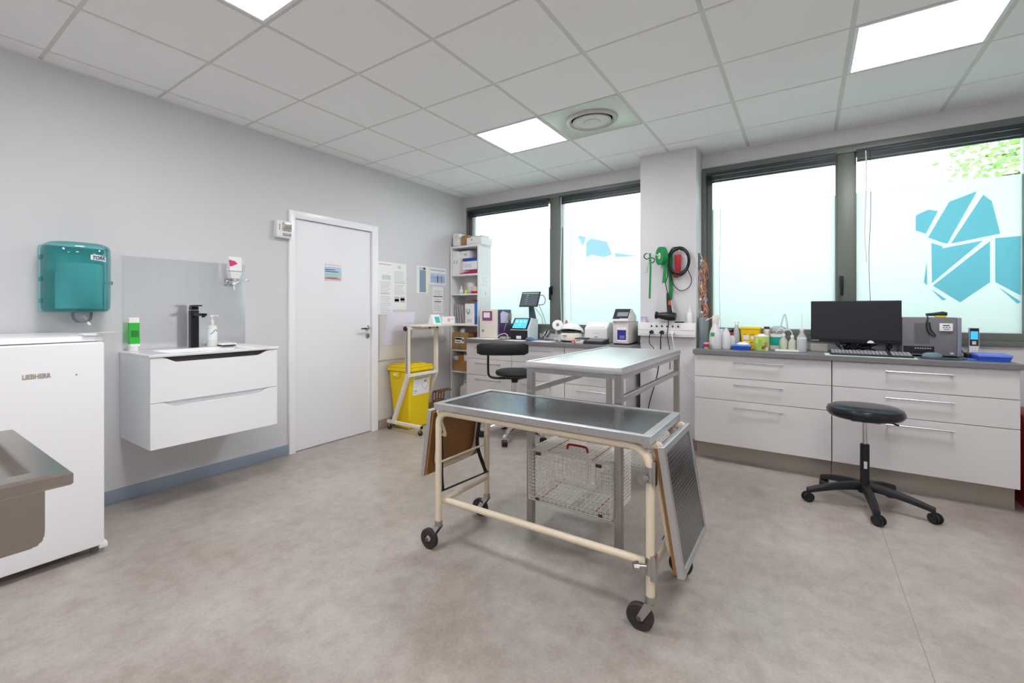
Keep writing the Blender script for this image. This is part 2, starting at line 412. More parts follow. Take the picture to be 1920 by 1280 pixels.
w2 = struct_root('window_2'); w2.location = (.7, YB, WZ0)
rails('outer_frame', w2, B().box(-.775, -.735, 4.715, 4.86, WZ0, WZ1, .003).box(-.735, 2.2, 4.715, 4.86, 2.485, WZ1, .003).box(-.735, 2.2, 4.715, 4.86, WZ0, 1.02, .003).box(2.16, 2.2, 4.715, 4.86, 1.02, 2.485, .003))
rails('mullion', w2, B().box(.205, .315, 4.725, 4.86, 1.02, 2.485, .004))
sash(w2, -.735, .24, 2.17, handle=(.232, 1.45)); s4 = sash(w2, .28, 1.24, 2.17); sash(w2, 1.25, 2.16, 2.17)
rails('mullion', w2, B().box(1.21, 1.28, 4.733, 4.86, 1.02, 2.485, .004))
def decal(par, nm, polys, m):
    for pl in polys: part(B().prism(pl, 'xz', YG-.0050, YG-.0042), nm, m, par, smooth=0)
decal(s4, 'bear_decal_piece', [
    [(.669, 1.949), (.738, 1.985), (.787, 1.966), (.724, 1.805), (.669, 1.835)],
    [(.735, 1.777), (.845, 2.027), (.985, 2.084), (.836, 1.721), (.814, 1.729)],
    [(1.014, 2.054), (1.055, 2.003), (1.095, 1.770), (.853, 1.720)],
    [(.753, 1.735), (.814, 1.704), (.810, 1.690), (1.014, 1.730), (.756, 1.436)],
    [(1.047, 1.723), (1.047, 1.432), (.901, 1.291), (.760, 1.417)],
    [(1.071, 1.740), (1.190, 1.745), (1.190, 1.335), (1.071, 1.433)],
    [(.729, 1.603), (.713, 1.444), (.731, 1.418)], [(.751, 1.392), (.832, 1.314), (.810, 1.306)], [(1.083, 1.400), (1.190, 1.293), (1.174, 1.280)]], M_decal)
decal(s2, 'bird_decal_piece', [
    [(-1.921, 1.97), (-1.868, 2.012), (-1.692, 1.962), (-1.638, 1.823), (-1.732, 1.798), (-1.86, 1.836), (-1.921, 1.811)],
    [(-1.607, 1.836), (-1.60, 1.792), (-1.384, 1.789)], [(-2.021, 2.059), (-1.921, 2.033), (-1.959, 1.933)], [(-1.901, 2.031), (-1.803, 2.081), (-1.86, 2.04)]], M_decal2)
def blind(x0, x1, label, cords, z1=2.497):
    t = thing('venetian_blind', label, 'blind', ((x0+x1)/2, 4.70, z1-.10), 0, 'raised dark venetian blinds')
    part(B().box(x0, x1, 4.675, 4.715, z1-.028, z1, .003), 'head_rail', M_blind, t)
    b = B()
    for k in range(9): b.box(x0+.005, x1-.005, 4.679, 4.710, z1-.036-k*.0045, z1-.0335-k*.0045)
    o = part(b, 'slat_stack', M_blind, t, smooth=0)
    part(B().box(x0+.004, x1-.004, 4.681, 4.708, z1-.092, z1-.076, .003), 'bottom_rail', M_blind, t)
    for (cx_, zb, r) in cords:
        part(B().tube(smoothpath([(cx_, 4.673, z1-.02), (cx_+.004, 4.672, (z1+zb)/2+.2), (cx_-.006, 4.672, (z1+zb)/2-.2), (cx_+.006, 4.672, zb)]), r, 5), 'pull_cord', M_wplas if r > .003 else M_cord, t)
blind(-3.455, -2.325, 'raised dark blind above the pane behind the tall shelf', [(-3.40, 2.0, .0015)])
blind(-2.19, -1.262, 'raised dark blind above the pane with the bird decal', [(-2.165, 1.10, .004), (-2.05, 1.12, .0012)])
blind(-.73, .20, 'raised dark blind over the plain pane right of the column', [(-.69, 1.6, .0012), (-.62, 1.02, .0012)], 2.487)
blind(.32, 1.205, 'raised dark blind over the pane with the blue bear decal', [(.375, 1.60, .004), (.40, 1.15, .0018)], 2.487)
blind(1.285, 2.155, 'raised dark blind over the rightmost pane outside the picture', [], 2.487)

# ---- outside: lawn, tree, and an unseen hedge added to tint the panes
structure(B().box(-14, 14, YB+.25, 24, -.35, -.3), 'ground_outside', mat('lawn', '#7f9a72', .9, var=.2, vscale=3))
M_leaf = mat('leaf', '#b5cf95', .6)
M_leaf.node_tree.nodes['Principled BSDF'].inputs['Subsurface Weight'].default_value = 0
def leaf_mesh(centres, n, spread, size, nm, m):
    bm = bmesh.new()
    for c in centres:
        for _ in range(n):
            p = Vector(c)+Vector((random.gauss(0, spread), random.gauss(0, spread), random.gauss(0, spread*.8)))
            R_ = Matrix.Rotation(random.uniform(0, 2*PI), 3, 'Z') @ Matrix.Rotation(random.uniform(-1.0, 1.0), 3, 'X') @ Matrix.Rotation(random.uniform(-.8, .8), 3, 'Y')
            s = size*random.uniform(.7, 1.3)
            vs = [bm.verts.new(p+R_ @ Vector(q)) for q in ((-s*.1, 0, 0), (s*.35, s*.27, s*.05), (s, 0, -s*.05), (s*.35, -s*.27, s*.05))]
            bm.faces.new(vs)
    me = bpy.data.meshes.new(nm); bm.to_mesh(me); bm.free(); me.materials.append(m); return me
t = thing('garden_tree', 'leafy green tree outside seen through the clear strip of the right window', 'tree', (2.6, 7.2, -.3))
part(B().tube(smoothpath([(2.6, 7.2, -.3), (2.57, 7.2, 1.2), (2.62, 7.15, 2.6), (2.5, 7.1, 3.6)]), [.10]*7+[.08]*6+[.05]*6, 10), 'trunk', mat('bark', '#6b5a48', .9, var=.2), t)
tips = []; bb = B()
for a in [(-.05, 3.15), (.12, 3.5), (-.1, 2.85), (.5, 3.7), (.9, 3.2), (1.2, 2.8), (.3, 4.1), (-.0, 2.6)]:
    e = (1.62+a[0], 7.0+random.uniform(-.3, .3), a[1]); bb.tube(smoothpath([(2.6, 7.15, 2.5), ((2.6+e[0])/2, 7.1, (2.4+e[2])/2+.15), e]), .014, 5)
    tips += [e, ((2.6+e[0])/2, 7.1, (2.4+e[2])/2+.15), ((2.6+3*e[0])/4+.02, 7.05, (2.4+3*e[2])/4+.12)]
part(bb, 'branches', MATS['bark'], t)
lo = obj('foliage', leaf_mesh(tips, 170, .20, .075, 'foliage', M_leaf), t); lo.location = (-2.6, -7.2, .3)
hedge = obj('tint_hedge_foliage', leaf_mesh([(x*.16, 5.95+random.uniform(-.12, .12), z*.16) for x in range(-40, 28) for z in range(-1, 10)], 12, .11, .11, 'tint_hedge_foliage', mat('tint_hedge_leaf', '#86a99a', .7)))  # unseen hedge, added to darken and tint the lower part of the panes
hedge['kind'] = 'stuff'; tag(hedge, 'unseen green hedge added outside to tint the frosted windows', 'hedge')

# ================================================================== left wall: fridge, tub, basin, dispensers
FZ = 1.105
t = thing('refrigerator', 'white under-counter refrigerator against the left wall', 'refrigerator', (-3.2, .47, 0))
part(B().box(-3.52, -2.935, .18, .776, .045, FZ-.03, .006), 'body', M_white, t)
part(B().box(-3.53, -2.915, .172, .784, FZ-.028, FZ, .008), 'top_cover', M_white, t)
dr = part(B().box(-2.928, -2.868, .18, .778, .045, FZ-.031, .012, 3), 'door', M_white, t)
text('LIEBHERR', .03, (-2.8675, .521, .927), FX, mat('logo_grey', '#b5a89f', .4, .3), dr, bold=.0012, sx=.78, depth=.0006)
part(B().cyl((-2.8685, .665, .92), (-2.8665, .665, .92), .0035, seg=10), 'screw_cover', M_gplas, dr)
part(B().box(-2.93, -2.866, .755, .792, .030, .056, .006), 'hinge_bracket', M_whitem, t)
part(B().box(-3.0, -2.90, .70, .77, FZ+.0005, FZ+.012, .004), 'hinge_cover', M_whitem, t)
for (fx, fy) in ((-2.93, .75), (-2.93, .21), (-3.48, .75), (-3.48, .21)):
    part(B().cyl((fx, fy, 0), (fx, fy, .03), .018, seg=14).cyl((fx, fy, .03), (fx, fy, .046), .010, seg=10), 'foot', M_gplas, t)
solo(B().quad((-2.99, .755, FZ+.0135), (-2.89, .755, FZ+.0135), (-2.88, .865, FZ+.016), (-2.985, .86, FZ+.013)).quad((-2.99, .755, FZ+.0125), (-2.985, .86, FZ+.012), (-2.88, .865, FZ+.015), (-2.89, .755, FZ+.0125)), 'paper_slip', M_paper, 'loose white paper slip on the corner of the refrigerator', 'paper')

t = thing('stainless_tub', 'stainless steel wash tub with a broad flat rim in the left foreground', 'wash tub', (-1.51, -.5, 0))
ox0, ox1, oy0, oy1 = -1.80, -1.232, -1.45, .281; ix0, ix1, iy0, iy1 = -1.742, -1.284, -1.38, .230
b = B()
zt, zr = .90, .87
def ring(x0, x1, y0, y1, z): return [b.bm.verts.new(p) for p in ((x0, y0, z), (x1, y0, z), (x1, y1, z), (x0, y1, z))]
R0 = ring(ox0+.004, ox1-.004, oy0+.004, oy1-.004, zr-.0); R1 = ring(ox0, ox1, oy0, oy1, zr+.004); R2 = ring(ox0, ox1, oy0, oy1, zt-.006); R3 = ring(ox0+.006, ox1-.006, oy0+.006, oy1-.006, zt)
R4 = ring(ix0, ix1, iy0, iy1, zt); R5 = ring(ix0+.005, ix1-.005, iy0+.005, iy1-.005, zt-.006); R6 = ring(ix0+.02, ix1-.02, iy0+.02, iy1-.02, .76); R7 = ring(ix0+.06, ix1-.06, iy0+.06, iy1-.06, .748)
for A_, B_ in ((R0, R1), (R1, R2), (R2, R3), (R3, R4), (R4, R5), (R5, R6), (R6, R7)):
    for k in range(4): b.bm.faces.new([A_[k], A_[(k+1) % 4], B_[(k+1) % 4], B_[k]])
b.bm.faces.new(R7); b.bm.faces.new(R0[::-1])
part(b, 'rim_and_bowl', M_tub, t)
b = B(); b.prism([(.0, .868), (.246, .868), (.246, .772), (.2445, .758), (.239, .748), (.228, .7435), (-1.42, .741), (-1.42, .868)], 'yz', -1.74, -1.278, .004)
part(b, 'apron', M_tub, t)
b = B()
for k in range(13): b.box(ix0+.01, ix1-.01, -1.3+k*.115, -1.3+k*.115+.05, .83, .838)
part(b, 'grating', M_steel, t, smooth=0)
for (lx, ly) in ((-1.76, -.3), (-1.27, -.3), (-1.76, -1.4), (-1.27, -1.4)):
    part(B().box(lx-.02, lx+.02, ly-.02, ly+.02, 0, .735), 'leg', M_steeld, t)

# wash basin cabinet
t = thing('vanity_cabinet', 'white wall-hung vanity cabinet with two drawers under the basin', 'cabinet', (-3.31, 1.442, .416))
VX = -3.06
part(B().box(XW+.002, VX-.021, 1.045, 1.061, .416, .956).box(XW+.002, VX-.021, 1.823, 1.839, .416, .956).box(XW+.002, VX-.021, 1.061, 1.823, .416, .432), 'carcass', mat('vanity_white', '#e9edf1', .35), t)
part(B().box(VX-.026, VX-.0215, 1.062, 1.822, .70, .954), 'recess', mat('recess_shade_paint', '#45423f', .6), t)  # shade inside the upper cutout is put into this plate's dark colour
part(B().box(VX-.026, VX-.0215, 1.062, 1.822, .434, .698), 'recess', MATS['vanity_white'], t)  # lower cutout painted as lit, in plain white
def vdrawer(z0, z1, nm):
    n = 10; poly = [(1.045, z0), (1.839, z0), (1.839, z1)]
    a0, a1, dp = 1.785, 1.10, .031
    for k in range(n+1): poly.append((a0-.095*k/n, z1-dp*(.5-.5*math.cos(PI*k/n))))
    for k in range(n+1): poly.append((a1+.095-.095*k/n, z1-dp*(.5+.5*math.cos(PI*k/n))))
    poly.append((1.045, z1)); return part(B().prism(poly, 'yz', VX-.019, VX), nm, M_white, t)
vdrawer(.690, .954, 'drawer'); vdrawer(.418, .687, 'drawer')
t = thing('wash_basin', 'white ceramic basin top on the wall-hung vanity cabinet', 'basin', (-3.31, 1.442, .957))
b = B()
def ring(x0, x1, y0, y1, z): return [b.bm.verts.new(p) for p in ((x0, y0, z), (x1, y0, z), (x1, y1, z), (x0, y1, z))]
RS = [ring(XW+.001, VX+.006, 1.038, 1.846, .957), ring(XW+.001, VX+.008, 1.036, 1.848, .962), ring(XW+.001, VX+.008, 1.036, 1.848, .971), ring(XW+.001, VX+.005, 1.039, 1.845, .974),
      ring(-3.40, -3.10, 1.17, 1.72, .973), ring(-3.395, -3.11, 1.18, 1.71, .966), ring(-3.37, -3.15, 1.25, 1.64, .90), ring(-3.33, -3.19, 1.30, 1.59, .893)]
for A_, B_ in zip(RS, RS[1:]):
    for k in range(4): b.bm.faces.new([A_[k], A_[(k+1) % 4], B_[(k+1) % 4], B_[k]])
b.bm.faces.new(RS[-1])
part(b, 'basin_top', mat('ceramic', '#f1eff0', .12), t)
part(B().cyl((-3.376, 1.445, .94), (-3.368, 1.445, .942), .012, seg=16), 'overflow_ring', M_steeld, t)
part(B().cyl((-3.26, 1.445, .893), (-3.26, 1.445, .896), .022, seg=20), 'drain', M_chrome, t)
t = thing('basin_faucet', 'tall square matt black mixer tap on the basin', 'faucet', (-3.46, 1.448, .974))
part(B().box(-3.487, -3.437, 1.423, 1.473, .974, 1.235, .003), 'column', M_blackm, t)
part(B().box(-3.437, -3.30, 1.430, 1.466, 1.196, 1.214, .003).cyl((-3.315, 1.448, 1.186), (-3.315, 1.448, 1.197), .011, seg=14), 'spout', M_blackm, t)
part(B().box(-3.487, -3.437, 1.425, 1.471, 1.2375, 1.262, .003).box(-3.487, -3.37, 1.43, 1.466, 1.2625, 1.272, .002), 'lever', M_blackm, t)
t = thing('splashback', 'brushed metal splashback sheet on the wall behind the basin', 'splashback', (XW, 1.46, .98))
part(B().box(XW+.0005, XW+.004, 1.060, 1.866, .975, 1.59), 'sheet', mat('brushed_sheet', '#eef0f4', .12, .7, var=.04, vscale=30, stretch=(1, 1, .06)), t, smooth=0)
# cream tube on the basin
t = thing('cream_tube', 'green and white squeeze tube standing on the basin', 'tube', (-3.47, 1.093, .974))
part(B().lathe([(.026, 0), (.027, .012), (.026, .03)], seg=20), 'cap', M_wplas, t, False)
b = B(); 
b.hexa([(-.024, -.025, .03), (.024, -.025, .03), (.024, .025, .03), (-.024, .025, .03)], [(-.0201, -.0276, .045), (.0231, -.0276, .045), (.0231, .0276, .045), (-.0201, .0276, .045)])
b.mi = 1; b.hexa([(-.0201, -.0276, .045), (.0231, -.0276, .045), (.0231, .0276, .045), (-.0201, .0276, .045)], [(-.006, -.0292, .18), (.0085, -.0292, .18), (.0085, .0292, .18), (-.006, .0292, .18)])
b.mi = 0; b.hexa([(-.006, -.0285, .18), (.008, -.0285, .18), (.008, .0285, .18), (-.006, .0285, .18)], [(-.002, -.029, .215), (.002, -.029, .215), (.002, .029, .215), (-.002, .029, .215)])
part(b, 'tube_body', [M_wplas, mat('bright_green_print', '#33b53a', .4)], t, False)
part(B().hexa([(.014, -.02, .088), (.0198, -.02, .088), (.0198, .021, .088), (.014, .021, .088)], [(.008, -.02, .13), (.0152, -.02, .13), (.0152, .021, .13), (.008, .021, .13)]), 'label_print', mat('dark_green_print', '#1d7f2b', .4), t, False)
t = thing('soap_bottle', 'white pump bottle of hand soap beside the black tap', 'bottle', (-3.45, 1.566, .974))
part(B().lathe([(.030, 0), (.034, .006), (.034, .135), (.030, .148), (.013, .155), (.013, .165)], seg=24), 'bottle_body', mat('milky_bottle', '#e6e8dc', .3), t, False)
part(B().lathe([(.014, .165), (.014, .188), (.006, .192), (.005, .215)], seg=16).box(-.008, .008, -.018, .012, .214, .224, .003).tube(smoothpath([(0, .0, .219), (0, .035, .221), (0, .043, .212)]), .004, 6), 'pump', M_wplas, t, False)
part(B().lathe([(.0346, .05), (.0346, .125)], seg=24), 'label', mat('white_label', '#eef2f4', .5), t, False)
part(B().tube([(.033*math.cos(a)*1.06, .033*math.sin(a)*1.06, .105+.014*math.sin((a+.2)*3.2)) for a in [-.75+.1*k for k in range(16)]], .0022, 5), 'logo_stroke', mat('navy_print', '#2a4a80', .5), t, False)
t = thing('soap_dish', 'small white soap dish with a dark base on the basin edge', 'soap dish', (-3.42, 1.655, .974))
part(B().box(-.04, .04, -.048, .048, 0, .008, .003), 'base', M_black, t, False)
part(B().box(-.047, .047, -.055, .055, .0085, .02, .005), 'tray', M_wplas, t, False)
# hand cream dispenser on the splashback
t = thing('hand_gel_dispenser', 'upside-down white and pink gel bottle in a wire holder on the splashback', 'dispenser', (-3.48, 1.745, 1.38))
b = B(); b.hexa([(-3.518, 1.712, 1.475), (-3.462, 1.712, 1.475), (-3.462, 1.775, 1.475), (-3.518, 1.775, 1.475)], [(-3.52, 1.703, 1.52), (-3.46, 1.703, 1.52), (-3.46, 1.79, 1.52), (-3.52, 1.79, 1.52)])
b.hexa([(-3.52, 1.703, 1.52), (-3.46, 1.703, 1.52), (-3.46, 1.79, 1.52), (-3.52, 1.79, 1.52)], [(-3.495, 1.70, 1.64), (-3.484, 1.70, 1.64), (-3.484, 1.80, 1.64), (-3.495, 1.80, 1.64)])
part(b, 'bottle', M_wplas, t)
part(B().hexa([(-3.478, 1.703, 1.565), (-3.4655, 1.703, 1.565), (-3.4655, 1.715, 1.565), (-3.478, 1.715, 1.565)], [(-3.485, 1.7015, 1.615), (-3.4775, 1.7015, 1.615), (-3.4775, 1.79, 1.600), (-3.485, 1.79, 1.600)]), 'pink_print', mat('magenta_print', '#d3186a', .4), t)
part(B().cyl((-3.488, 1.745, 1.475), (-3.488, 1.745, 1.425), .015, seg=14).cyl((-3.488, 1.745, 1.425), (-3.488, 1.745, 1.39), .007, seg=10), 'pump', M_wplas, t)
part(B().box(XW+.004, XW+.012, 1.70, 1.775, 1.42, 1.48, .002).tube([(XW+.01, 1.71, 1.455), (-3.462, 1.71, 1.455), (-3.462, 1.78, 1.455), (XW+.01, 1.78, 1.455)], .003, 6).tube(smoothpath([(-3.475, 1.76, 1.43), (-3.42, 1.78, 1.445), (-3.375, 1.80, 1.458), (-3.385, 1.77, 1.462), (-3.47, 1.73, 1.435)]), .0022, 6).tube([(XW+.01, 1.70, 1.53), (-3.456, 1.70, 1.53), (-3.456, 1.795, 1.53), (XW+.01, 1.795, 1.53)], .0018, 6), 'wire_holder', M_chrome, t)
# teal paper dispenser
t = thing('paper_towel_dispenser', 'translucent teal paper roll dispenser on the wall above the refrigerator', 'dispenser', (-3.45, .80, 1.22))
M_tealc = glass_mat('clear_teal_plastic', '#9de2e4', op=.22, tint='#63ccd0', rough=.04, tl_=.35)
part(B().box(XW+.001, XW+.03, .652, .96, 1.225, 1.615, .01, 3), 'back_plate', mat('pale_teal', '#8fd0cd', .3), t)
b = B(); rings = []
def cover_ring(inset, z):
    P = []; n = 22; y0, y1 = .657+inset, .962-inset
    P.append((XW+.032, y0, z))
    for i in range(n+1):
        u = -1+2*i/n; P.append((XW+.075+(.160-inset*1.2)*(1-abs(u)**3.6*.55-.10*u*u), y0+(y1-y0)*(i/n), z))
    P.append((XW+.032, y1, z)); return [b.bm.verts.new(p) for p in P]
for ins, z in ((.05, 1.222), (.024, 1.2235), (.009, 1.232), (.002, 1.25), (0, 1.30), (0, 1.42), (0, 1.55), (.002, 1.60), (.009, 1.618), (.024, 1.6265), (.05, 1.628)): rings.append(cover_ring(ins, z))
for A_, Q in zip(rings, rings[1:]):
    for i in range(len(A_)-1): b.bm.faces.new([A_[i], A_[i+1], Q[i+1], Q[i]])
b.bm.faces.new(rings[0][::-1]); b.bm.faces.new(rings[-1])
cov = part(b, 'cover', M_tealc, t, smooth=70)
part(B().cyl((-3.440, .812, 1.245), (-3.440, .812, 1.505), .108, seg=40), 'paper_roll', mat('teal_shaded_paper', '#e8f2f1', .8), t)
for z in (1.29, 1.415, 1.54):
    part(B().box(XW+.03, XW+.075, .6475, .66, z-.012, z+.012, .002), 'hinge', M_teal, t)
part(B().lathe([(.0, -.064), (.03, -.06), (.046, -.042), (.05, -.02), (.05, .0)], (-3.42, .82, 1.224), seg=24), 'outlet_cup', glass_mat('clear_cup', '#e8e8ee', op=.25, tint='#e0e0e6'), t)
part(B().tube(smoothpath([(-3.42, .828, 1.20), (-3.40, .84, 1.165), (-3.395, .85, 1.148)]), .007, 6), 'paper_end', M_paper, t)
part(B().box(XW+.0, XW+.03, .985, 1.0, 1.395, 1.418, .002).cyl((XW+.02, .955, 1.406), (XW+.02, .99, 1.406), .004), 'key_lock', M_gplas, t)
def cover_x(y):
    u = -1+2*(y-.657)/.305; return XW+.075+.160*(1-abs(u)**3.6*.55-.10*u*u)
def wrap(o, d):
    off = o.matrix_basis.translation+cov.location+t.location
    for v in o.data.vertices: v.co.x = cover_x(v.co.y+off.y)+d+(.0008 if v.co.x+off.x > -3.32 else 0)-off.x
b = B(); N_ = 12
for k in range(N_):
    y_, y2_ = .836+.080*k/N_, .836+.080*(k+1)/N_; zb_ = lambda y: 1.528-.006*(y-.836)/.08; zt_ = lambda y: 1.556+.003*math.sin((y-.836)*60)
    b.hexa([(-3.33, y_, zb_(y_)), (-3.31, y_, zb_(y_)), (-3.31, y2_, zb_(y2_)), (-3.33, y2_, zb_(y2_))], [(-3.33, y_, zt_(y_)), (-3.31, y_, zt_(y_)), (-3.31, y2_, zt_(y2_)), (-3.33, y2_, zt_(y2_))])
lab = part(b, 'logo_plate', M_paper, cov, smooth=0); wrap(lab, .0004)
wrap(text('TORK', .029, (-3.3228, .876, 1.540), FX, mat('logo_dark_teal', '#3d6f78', .4), cov, bold=.0010, shear=.2, sx=.88, depth=.0005), .0035)
# alarm / sensor by the door
t = thing('wall_motion_sensor', 'small white lamp and motion sensor on the wall at the door corner', 'sensor', (-3.53, 2.17, 1.84))
part(B().box(XW, -3.505, 2.105, 2.245, 1.842, 1.985, .01, 3), 'housing', M_wplas, t)
part(B().box(-3.512, -3.496, 2.155, 2.238, 1.90, 1.972, .008, 3), 'lens', mat('lens_plastic', '#b9b3ad', .15, .5), t)
part(B().box(-3.507, -3.500, 2.158, 2.234, 1.858, 1.882, .002), 'lower_window', mat('lens_grey', '#a5a6ad', .2), t)
b = B()
for k in range(4): b.box(-3.5055, -3.5045, 2.125, 2.133, 1.905+k*.012, 1.912+k*.012)
part(b, 'vent_slots', M_black, t, smooth=0)

# ---- papers: sheets with flat print
INK = {'grey': mat('ink_grey', '#bdbcbe', .8), 'dark': mat('ink_dark', '#4c4c50', .8), 'blue': mat('ink_blue', '#b9d0ea', .8), 'dblue': mat('ink_dblue', '#7d9fca', .8), 'red': mat('ink_red', '#e9a8a0', .8), 'green': mat('ink_green', '#a8dcc2', .8), 'yel': mat('ink_yellow', '#f2f2c4', .8), 'lil': mat('ink_lilac', '#d9d3ea', .8), 'pink': mat('ink_pink', '#eec3cb', .8), 'teal': mat('ink_teal', '#2fc0ac', .8), 'light': mat('ink_light', '#d2d2d3', .8)}
IK = list(INK)
def sheet(name, label, y0, y1, z0, z1, prints, x=XW, base=M_paper, th=.0012, cat='paper', group=None, tilt=0):
    """sheet on the left wall; prints = (u0,v0,u1,v1,ink), u to the right, v up"""
    b = B(); b.box(x, x+th, y0, y1, z0, z1)
    for (u0, v0, u1, v1, ink) in prints:
        b.mi = 1+IK.index(ink); X_ = x+th+.0004
        b.quad((X_, y0+(y1-y0)*u0, z0+(z1-z0)*v0), (X_, y0+(y1-y0)*u1, z0+(z1-z0)*v0), (X_, y0+(y1-y0)*u1, z0+(z1-z0)*v1), (X_, y0+(y1-y0)*u0, z0+(z1-z0)*v1))
    if tilt:
        for v in b.bm.verts: v.co.z += tilt*(v.co.y-y0)
    return solo(b, name, [base]+[INK[k] for k in IK], label, cat, group, smooth=0)
def lines(u0, u1, v0, v1, n, ink='light', h=.45, ragged=.3):
    dv = (v1-v0)/n
    return [(u0, v0+k*dv, u1-(u1-u0)*random.uniform(0, ragged), v0+k*dv+dv*h, ink) for k in range(n)]
sheet('door_notice', 'coloured striped notice taped to the white door', 2.613, 2.805, 1.38, 1.675, [(0, .46, 1, .58, 'pink'), (0, .58, 1, .66, 'green'), (0, .66, 1, .88, 'blue'), (0, .93, 1, .96, 'pink'), (0, .44, 1, .46, 'blue'), (.04, .50, .9, .52, 'red'), (.05, .72, .8, .74, 'dblue'), (.05, .78, .6, .80, 'dblue')]+lines(.1, .9, .5, .57, 2, 'red'), x=XW-.0058)
sheet('wall_poster', 'large white poster with red heading beside the door frame', 3.268, 3.475, 1.12, 1.745, [(.05, .95, .9, .965, 'red'), (.25, .70, .85, .78, 'light')]+lines(.15, .9, .08, .44, 12)+lines(.15, .9, .48, .68, 7)+[(.15, .455, .8, .47, 'grey')])
sheet('wall_poster', 'tall white information sheet with a dark photo strip near its foot', 3.476, 3.685, 1.24, 1.745, [(.12, .16, .46, .28, 'grey'), (.54, .16, .88, .28, 'grey'), (.14, .18, .44, .23, 'dark'), (.56, .2, .86, .25, 'dark'), (.4, .0, .9, .05, 'yel'), (.35, .88, .6, .95, 'light')]+lines(.1, .9, .32, .55, 8)+lines(.1, .9, .6, .84, 9)+[(.1, .57, .9, .585, 'grey')])
sheet('wall_chart', 'upright blue table chart with a yellow margin on the wall', 3.85, 4.055, 1.43, 1.745, [(.25, .05, .78, .86, 'blue'), (.8, .0, .98, .95, 'yel'), (.2, .88, .7, .95, 'green'), (.55, .88, .78, .95, 'red')]+[(.28+.1*k, .05, .30+.1*k, .86, 'dblue') for k in range(5)]+lines(.25, .78, .06, .86, 14, 'light', .3, 0))
sheet('wall_chart', 'landscape blue table chart pinned near the shelf', 4.062, 4.38, 1.54, 1.745, [(.08, .82, .94, .86, 'dblue'), (.08, .6, .94, .63, 'dblue'), (.08, .1, .94, .57, 'blue')]+[(.08, .2+.12*k, .94, .22+.12*k, 'dblue') for k in range(3)]+[(.48, .1, .52, .57, 'light'), (.72, .1, .75, .57, 'light')])
sheet('wall_paper', 'upper grey typed sheet below the landscape chart', 4.125, 4.33, 1.20, 1.515, lines(.1, .9, .1, .9, 12, 'grey', .3, .5)+[(.08, .62, .92, .65, 'dark'), (.2, .42, .8, .45, 'dark')], tilt=0)
sheet('wall_paper', 'lower grey typed sheet hanging behind the tall frame table', 4.12, 4.335, .86, 1.185, lines(.1, .9, .1, .9, 12, 'light', .3, .5))
# document pocket
t = thing('document_holder', 'white wall document pocket leaning forward beside the door', 'document holder', (XW, 3.48, .71))
b = B(); ya, yb = 3.268, 3.69
b.prism([(XW+.001, .715), (XW+.012, .715), (XW+.11, 1.19), (XW+.001, 1.19)], 'xz', ya, ya+.004)
b.prism([(XW+.001, .715), (XW+.012, .715), (XW+.11, 1.19), (XW+.001, 1.19)], 'xz', yb-.004, yb)
b.prism([(XW+.012, .715), (XW+.016, .715), (XW+.114, 1.19), (XW+.11, 1.19)], 'xz', ya, yb)
b.box(XW+.001, XW+.014, ya, yb, .712, .716)
part(b, 'pocket', mat('pocket_plastic', '#e3e1dc', .4), t)
part(B().prism([(XW+.050, .87), (XW+.051, .87), (XW+.1225, 1.215), (XW+.1215, 1.215)], 'xz', ya+.012, yb+.01), 'front_papers', mat('lilac_paper', '#e3e0f0', .7, var=.04, vscale=9), t, smooth=0)
part(B().prism([(XW+.03, .80), (XW+.032, .80), (XW+.106, 1.20), (XW+.104, 1.20)], 'xz', ya+.01, yb-.008), 'inner_papers', M_paper, t, smooth=0)

# ================================================================== counters
def drawer_unit(x0, x1, label, yf=4.19, hl=.325):
    cx_ = (x0+x1)/2
    t = thing('drawer_cabinet', label, 'cabinet', (cx_, 4.45, 0), 0, 'grey laminate drawer cabinets')
    part(B().box(x0+.001, x1-.001, yf+.021, 4.73, .152, .874), 'carcass', M_lam, t)
    part(B().box(x0+.001, x1-.001, 4.29, 4.31, 0, .151), 'plinth', M_plinth, t)
    for (z0, z1, hz) in ((.695, .873, .823), (.516, .691, .645), (.154, .512, .466)):
        dw = part(B().box(x0+.002, x1-.002, yf, yf+.020, z0, z1, .0015, 1), 'drawer', M_lam, t)
        part(B().cyl((cx_-hl/2, yf-.032, hz), (cx_+hl/2, yf-.032, hz), .0055, seg=10).cyl((cx_-hl/2+.012, yf-.032, hz), (cx_-hl/2+.012, yf, hz), .005, seg=8).cyl((cx_+hl/2-.012, yf-.032, hz), (cx_+hl/2-.012, yf, hz), .005, seg=8), 'handle', M_alu, dw)
drawer_unit(-.742, .152, 'wide grey drawer cabinet nearest the column, under the bottles')
drawer_unit(.154, 1.042, 'wide grey drawer cabinet under the computer, behind the round stool')
drawer_unit(-3.104, -2.506, 'narrow grey drawer cabinet next to the tall shelf')
drawer_unit(-2.504, -1.906, 'narrow grey drawer cabinet in the middle behind the black chair')
drawer_unit(-1.904, -1.306, 'narrow grey drawer cabinet behind the steel table')
solo(B().box(-.752, 1.052, 4.165, 4.733, .8755, .910, .002, 1), 'worktop', M_work, 'dark grey worktop under the computer and bottles', 'worktop')
solo(B().box(-3.112, -1.257, 4.165, 4.733, .8755, .910, .002, 1), 'worktop', M_work, 'dark grey worktop under the laboratory analysers', 'worktop')
solo(B().box(-1.2605, -1.2575, 4.47, 4.72, .0, .03), 'gap_shade_strip', M_black, 'black strip painted as the shade in the gap beside the column', 'painted shade')  # black strip added as painted shade for the gap at the counter end

